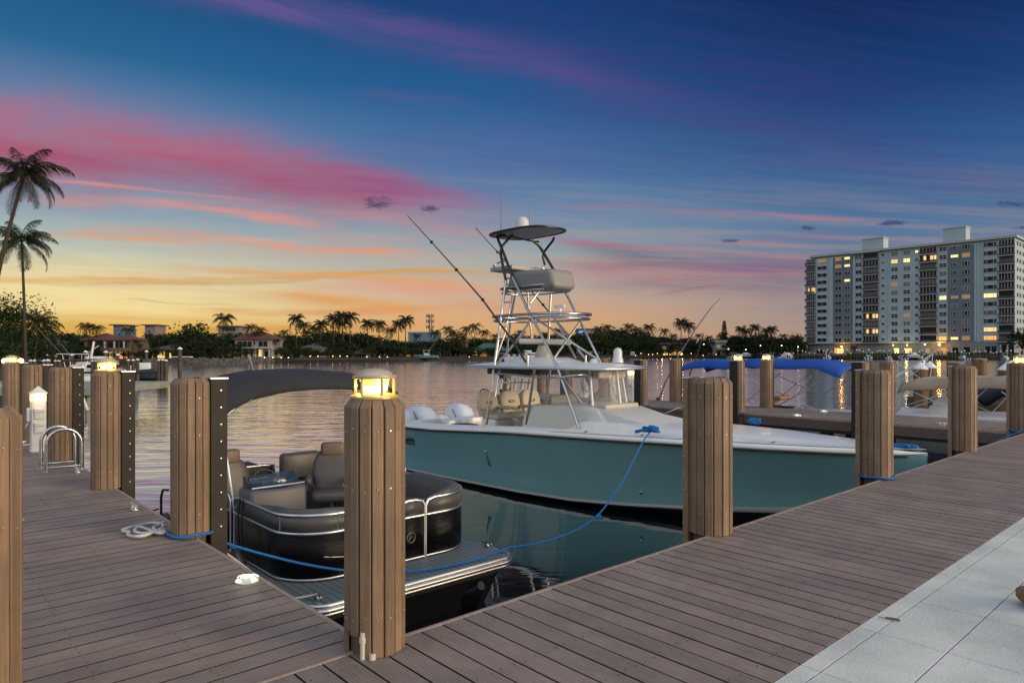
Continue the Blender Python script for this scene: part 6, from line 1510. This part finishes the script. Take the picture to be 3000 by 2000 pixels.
# ================================================================ BOATS BEYOND THE BACK PIER
def hull_mesh(u0, hb, v0, v1, zt, flare=.8):
    mb = MB(); rows = []
    for i in range(15):
        s = i / 14; v = v1 + (v0 - v1) * s; w = hb * (1 - max(0, s - .5) ** 2.4 * 5.0); w = max(w, .03); z = zt + .14 * s * s
        rows.append([Vector((u0-w, v, z)), Vector((u0-w*flare, v, WZ+.1)), Vector((u0, v, WZ-.2)), Vector((u0+w*flare, v, WZ+.1)), Vector((u0+w, v, z)), Vector((u0+w*.86, v, z+.04)), Vector((u0, v, z - (.4 if s < .7 else -.03))), Vector((u0-w*.86, v, z+.04))])
    mb.grid(rows, cv=True); mb.f.append(tuple(range(8))); mb.m.append(0); return mb
BB = DT('deck_boat', 'boat under a long wavy blue canvas canopy beyond the back pier', 'boat', 20.2, 10.6, WZ)
BB.part('hull', hull_mesh(20.25, 1.15, 7.4, 14.0, -.25), boat_w, smooth=40)
rows = []
for i in range(33):
    s = i / 32; v = 7.95 + (13.3 - 7.95) * s; row = []
    for j in range(15):
        t = -1 + 2 * j / 14; sag = .055 * abs(math.sin(s * math.pi * 3)) ; z = 1.34 - .06 * abs(t) ** 2 - .20 * max(0, abs(t) - .80) / .2 - .10 * (abs(s - .4)) ** 1.5 * 2 + sag - .16 * max(0, .12 - s) / .12 - .12 * max(0, s - .88) / .12 + .015 * math.sin(s * 31 + t * 3)
        row.append(Vector((20.2 + t * 1.02, v + .05 * math.sin(t * 2), z)))
    rows.append(row)
mb = MB(); mb.grid(rows); cb_ = BB.part('canopy', mb, canvas_blue, smooth=180, solid=.012)
for uu in (19.2, 21.2):
    for (a, za, b, zb) in ((8.3, -.15, 11.2, 1.02), (10.0, -.15, 8.3, .86), (11.0, -.15, 9.6, 1.0), (11.6, -.15, 12.9, .78), (9.1, .4, 8.7, .95)): mb = MB(); mb.tube([(uu, a, za), (uu, b, zb)], .013, 8); BB.part('canopy_strut', mb, alu, cb_, smooth=60)
for (v, z) in ((11.9, 0), (10.2, 0)):
    mb = MB(); rows = []
    for i in range(9):
        s = i / 8; a = s * 2.6; rows.append([Vector((19.4 + q, v + math.cos(a) * .30 - .2 * s, -.38 + .62 * math.sin(a * .72) )) for q in (0, .12, .6, .72)])
    mb.grid(rows); BB.part('tan_seat', mb, mat('tan seat shell', (.34,.20,.09), .5), smooth=60, solid=.10)
mb = MB(); mb.box(19.3, 19.9, 11.2, 11.75, -.3, .06, .08); BB.part('dark_seat', mb, darkvinyl, smooth=50)
bundle_ = MB(); random.seed(6); bundle_.tube([Vector((19.2 + random.uniform(-.1, .1), 9.6 + random.uniform(-.5, .5), -.1 + random.uniform(0, .16))) for _ in range(20)], .014, 6, sub=2); BB.part('rope_tangle', bundle_, rope_dark)
TB = DT('small_console_boat', 'white open boat under a beige canvas canopy beyond the back pier', 'boat', 20.4, 5.2, WZ)
TB.part('hull', hull_mesh(20.35, 1.15, 1.2, 7.1, -.02), white, smooth=40)
rows = []
for i in range(25):
    s = i / 24; v = 4.0 + (6.55 - 4.0) * s; row = []
    for j in range(13):
        t = -1 + 2 * j / 12; z = 1.02 - .06 * abs(t) ** 2 - .22 * max(0, abs(t) - .75) / .25 - .12 * s - .12 * max(0, s - .85) / .15 + .02 * math.sin(s * 17 + t * 2)
        row.append(Vector((20.35 + t * 1.0, v, z)))
    rows.append(row)
mb = MB(); mb.grid(rows); ct_ = TB.part('canopy', mb, canvas_tan, smooth=180, solid=.012)
for uu in (19.4, 21.3):
    for (a, za, b, zb) in ((6.9, .0, 5.2, .68), (4.9, .0, 6.2, .58), (5.3, .35, 5.0, .68), (3.4, .0, 4.3, .66), (4.6, .0, 4.1, .66)): mb = MB(); mb.tube([(uu, a, za), (uu, b, zb)], .012, 8); TB.part('canopy_strut', mb, alu, ct_, smooth=60)
mb = MB(); rows = []
mb.box(19.9, 20.8, 5.2, 6.0, -.1, .22, .06); rr = []
for i in range(9):
    a = math.pi * i / 8; rr.append([Vector((19.95 + q, 5.6 + math.cos(a) * .32, .20 + .26 * math.sin(a))) for q in (0, .8)])
mb.grid(rr); n = len(mb.v); mb.f += [tuple(n - 18 + 2*i for i in range(9)), tuple(n - 17 + 2*i for i in range(8, -1, -1))]; mb.m += [0, 0]; TB.part('white_locker', mb, white, smooth=40)
mb = MB(); mb.tube([(19.35, 3.0, .1), (19.35, 3.05, .38), (19.35, 2.0, .40)], .02, 8, sub=1); mb.tube([(19.35, 3.9, .1), (19.35, 3.8, .3)], .02, 6); TB.part('hand_rail', mb, steel, smooth=60)
mb = MB(); rows = []
for zz, wx, wy in ((-.55,.12,.2), (-.45,.2,.30), (-.2,.24,.36), (.15,.23,.34), (.40,.18,.26), (.50,.06,.1)): rows.append([Vector((19.9 + wx * math.cos(a), 7.35 + wy * math.sin(a) + (zz) * -.08, zz + .05)) for a in [2*math.pi*i/18 for i in range(18)]])
mb.grid(rows, cv=True); mb.f += [tuple(range(18)), tuple(range(90, 108))]; mb.m += [0, 0]; TB.part('outboard_motor', mb, mat('black motor cowl', (.012,.018,.028), .2, coat=.5), smooth=60)
# boom with lines above the beige canopy boat
def pole(name, label, cat, pts, r, m, extra=(), er=.008):
    P = [onu(*p) for p in pts]; t = DT(name, label, cat, P[0].x, P[0].y, P[0].z); mb = MB(); mb.tube(P, [r[0] + (r[1]-r[0])*i/(len(P)-1) for i in range(len(P))], 8); t.part('pole', mb, m, smooth=60)
    for e in extra: mb = MB(); mb.tube([onu(*q) for q in e], er, 5); t.part('line', mb, white2)
    return t
pole('boat_boom', 'white boom with rigging lines rising over the beige canopy boat', 'boom', [(2608,1112,20.5), (2680,1070,20.5), (2733,1036,20.5)], (.030, .016), white2, [[(2733,1036,20.5), (2725,1110,20.5), (2716,1190,20.5)], [(2625,1120,20.5), (2690,1085,20.5), (2733,1036,20.5)], [(2668,1118,20.3), (2630,1185,20.3)], [(2600,1045,22), (2700,1110,21)]])
pole('outrigger_pole', 'long leaning outrigger pole standing behind the back pier', 'pole', [(1928,1178,19.0), (1948,1120,19.0), (1990,1040,19.0), (2035,968,19.0), (2080,905,19.0), (2112,872,19.0)], (.034, .008), steel, [[(2112,872,19.0), (2070,960,19.0), (2040,1005,19.0)]])
pole('outrigger_pole', 'thin grey outrigger pole right of the long leaning one', 'pole', [(2020,1100,19.5), (2042,1040,19.5), (2062,975,19.5)], (.02, .012), rail_m)
mb = MB(); q = onu(1928, 1176, 19.0); t = DT('rod_base', 'dark rubber foot of the long leaning outrigger pole', 'pole foot', q.x, q.y, q.z); mb.box(q.x-.14, q.x+.14, q.y-.16, q.y+.16, q.z-.22, q.z+.02, .04); mb.lathe([(.09, 0), (.05, .14)], 10, q); t.part('foot_block', mb, black, smooth=50)
# old pier on round piles behind
def onu3(px, py, u): return onu(px, py, u)
OP = DT('old_wooden_pier', 'weathered low pier on round piles behind the beige canopy boat', 'pier', 33.0, 9.0, WZ)
q0, q1 = onu(2683, 1172, 33.5), onu(2990, 1178, 33.5); zt = (q0.z + q1.z) / 2
mb = MB(); rnd = random.Random(2); v = q1.y - 2
while v < q0.y: mb.box(33.5, 35.4, v, v + .26, zt - .05, zt + rnd.uniform(-.01, .02)); v += .29
OP.part('deck_boards', mb, mat('grey weathered boards', (.15,.16,.16), .8, isl=.3))
mb = MB(); mb.box(33.42, 33.5, q1.y - 2, q0.y, zt - .38, zt - .06); mb.box(33.2, 33.45, q0.y - .3, q0.y + .25, zt - .35, zt + .1); OP.part('side_beam', mb, oldwood)
mb = MB()
for i in range(14): mb.box(33.46, 33.56, q0.y - 1.6 - i * .35, q0.y - 1.58 - i * .35, zt, zt + .05)
OP.part('plank_end', mb, oldwood)
def rpile(label, px, ytop, u, r=.28, cap=True):
    q = onu(px, ytop, u); t = DT('timber_pile', label, 'pile', q.x, q.y, WZ, 'thick round timber piles by the old pier'); mb = MB(); mb.tube([(q.x, q.y, WZ-1), (q.x, q.y, q.z)], r, 14); t.part('pile', mb, mat('brown streaked timber', (.17,.10,.05), .8, var=.5, vscale=2, stretch=(7,7,.5), bump=.8, bscale=6), smooth=60)
    mb = MB(); mb.lathe([(r*1.06, -.03), (r*1.08, .02), (.01, .30 if cap else .06)], 16, q); t.part('cap', mb, capm if cap else mat('tan flat cap', (.30,.27,.20), .7), smooth=30)
rpile('left white coned timber pile of the pair behind the beige canopy', 2697, 1080, 33.2); rpile('right white coned timber pile of the pair behind the beige canopy', 2724, 1076, 35.6)
rpile('flat topped timber pile just left of the quay piling', 2797, 1062, 34, .3, False); rpile('flat topped timber pile showing over the quay piling', 2870, 1052, 37, .28, False)
rpile('white coned timber pile left of the last lantern piling', 2948, 1083, 33.2); rpile('second white coned pile close to the last lantern piling', 2962, 1075, 36)
q = onu(2910, 1150, 30); t = DT('tilted_outboard', 'dark tilted outboard motor behind the beige canopy boat', 'outboard motor', q.x, q.y, q.z - .4)
M = Matrix.Translation(q) @ Matrix.Rotation(R(-40), 4, 'X'); mb = MB(); mb.box(-.3, .3, -.55, .55, -.3, .3, .18, M); t.part('cowl', mb, mat('navy motor cowl', (.02,.03,.045), .3), smooth=60)
mb = MB(); mb.box(-.12, .12, -.5, .1, -.1, .9, .05, Matrix.Translation(q + Vector((0, -.5, .2))) @ Matrix.Rotation(R(30), 4, 'X')); t.part('motor_leg', mb, mat('grey motor leg', (.25,.29,.32), .4), smooth=60)
# dark outboard and cover seen under the back pier behind the bow tip
t = DT('dark_outboards', 'large black outboard seen below the back pier beyond the bow tip', 'outboard motor', 15.4, 4.4, WZ)
mb = MB(); mb.box(14.95, 15.75, 3.9, 4.9, WZ + .1, -.42, .22); t.part('cowl', mb, blackgloss, smooth=60); mb = MB(); mb.tube([(14.9, 4.95, -.45), (14.9, 5.05, WZ)], .02, 6); t.part('hanging_line', mb, rope_white)
# palm by the apartment block and low plants
palm('bushy palm growing at the apartment block entrance', Vector(((2502-1500)/F*262, 262, LZ)), 3.2, 2.6, 22, 14, (0, 0), 71, .25, .9)
broad('dark tree at the right end of the apartment block', Vector(((2995-1500)/F*250, 250, LZ)), 11, 9, 1500, 61, leaf_m, .4)
broad('round dark tree left of the apartment block', Vector(((2330-1500)/F*300, 300, LZ)), 9, 12, 1500, 62, leaf_m, .45)

# ---- planting right at the water edge, before and between the houses
random.seed(31)
px = 100.0
while px < 2330:
    d = random.uniform(1.8, 4.0); hs = random.uniform(1.6, 3.4)
    if random.random() < .72 and not (700 < px < 800 and random.random() < .6):
        q = random.choice((B1, B2, B3)); s = hs / 9; wd = 1.7
        rr_ = dup(q, base(px, d), random.uniform(0, 6.28), 'low dark shrub at the water edge of the far shore', (s * wd, s * wd, s), 'shrubs along the far water edge')
        rr_.name = 'shrub'; rr_['category'] = 'shrub'
    px += random.uniform(18, 34) * 190 / (shore(px) + 3)
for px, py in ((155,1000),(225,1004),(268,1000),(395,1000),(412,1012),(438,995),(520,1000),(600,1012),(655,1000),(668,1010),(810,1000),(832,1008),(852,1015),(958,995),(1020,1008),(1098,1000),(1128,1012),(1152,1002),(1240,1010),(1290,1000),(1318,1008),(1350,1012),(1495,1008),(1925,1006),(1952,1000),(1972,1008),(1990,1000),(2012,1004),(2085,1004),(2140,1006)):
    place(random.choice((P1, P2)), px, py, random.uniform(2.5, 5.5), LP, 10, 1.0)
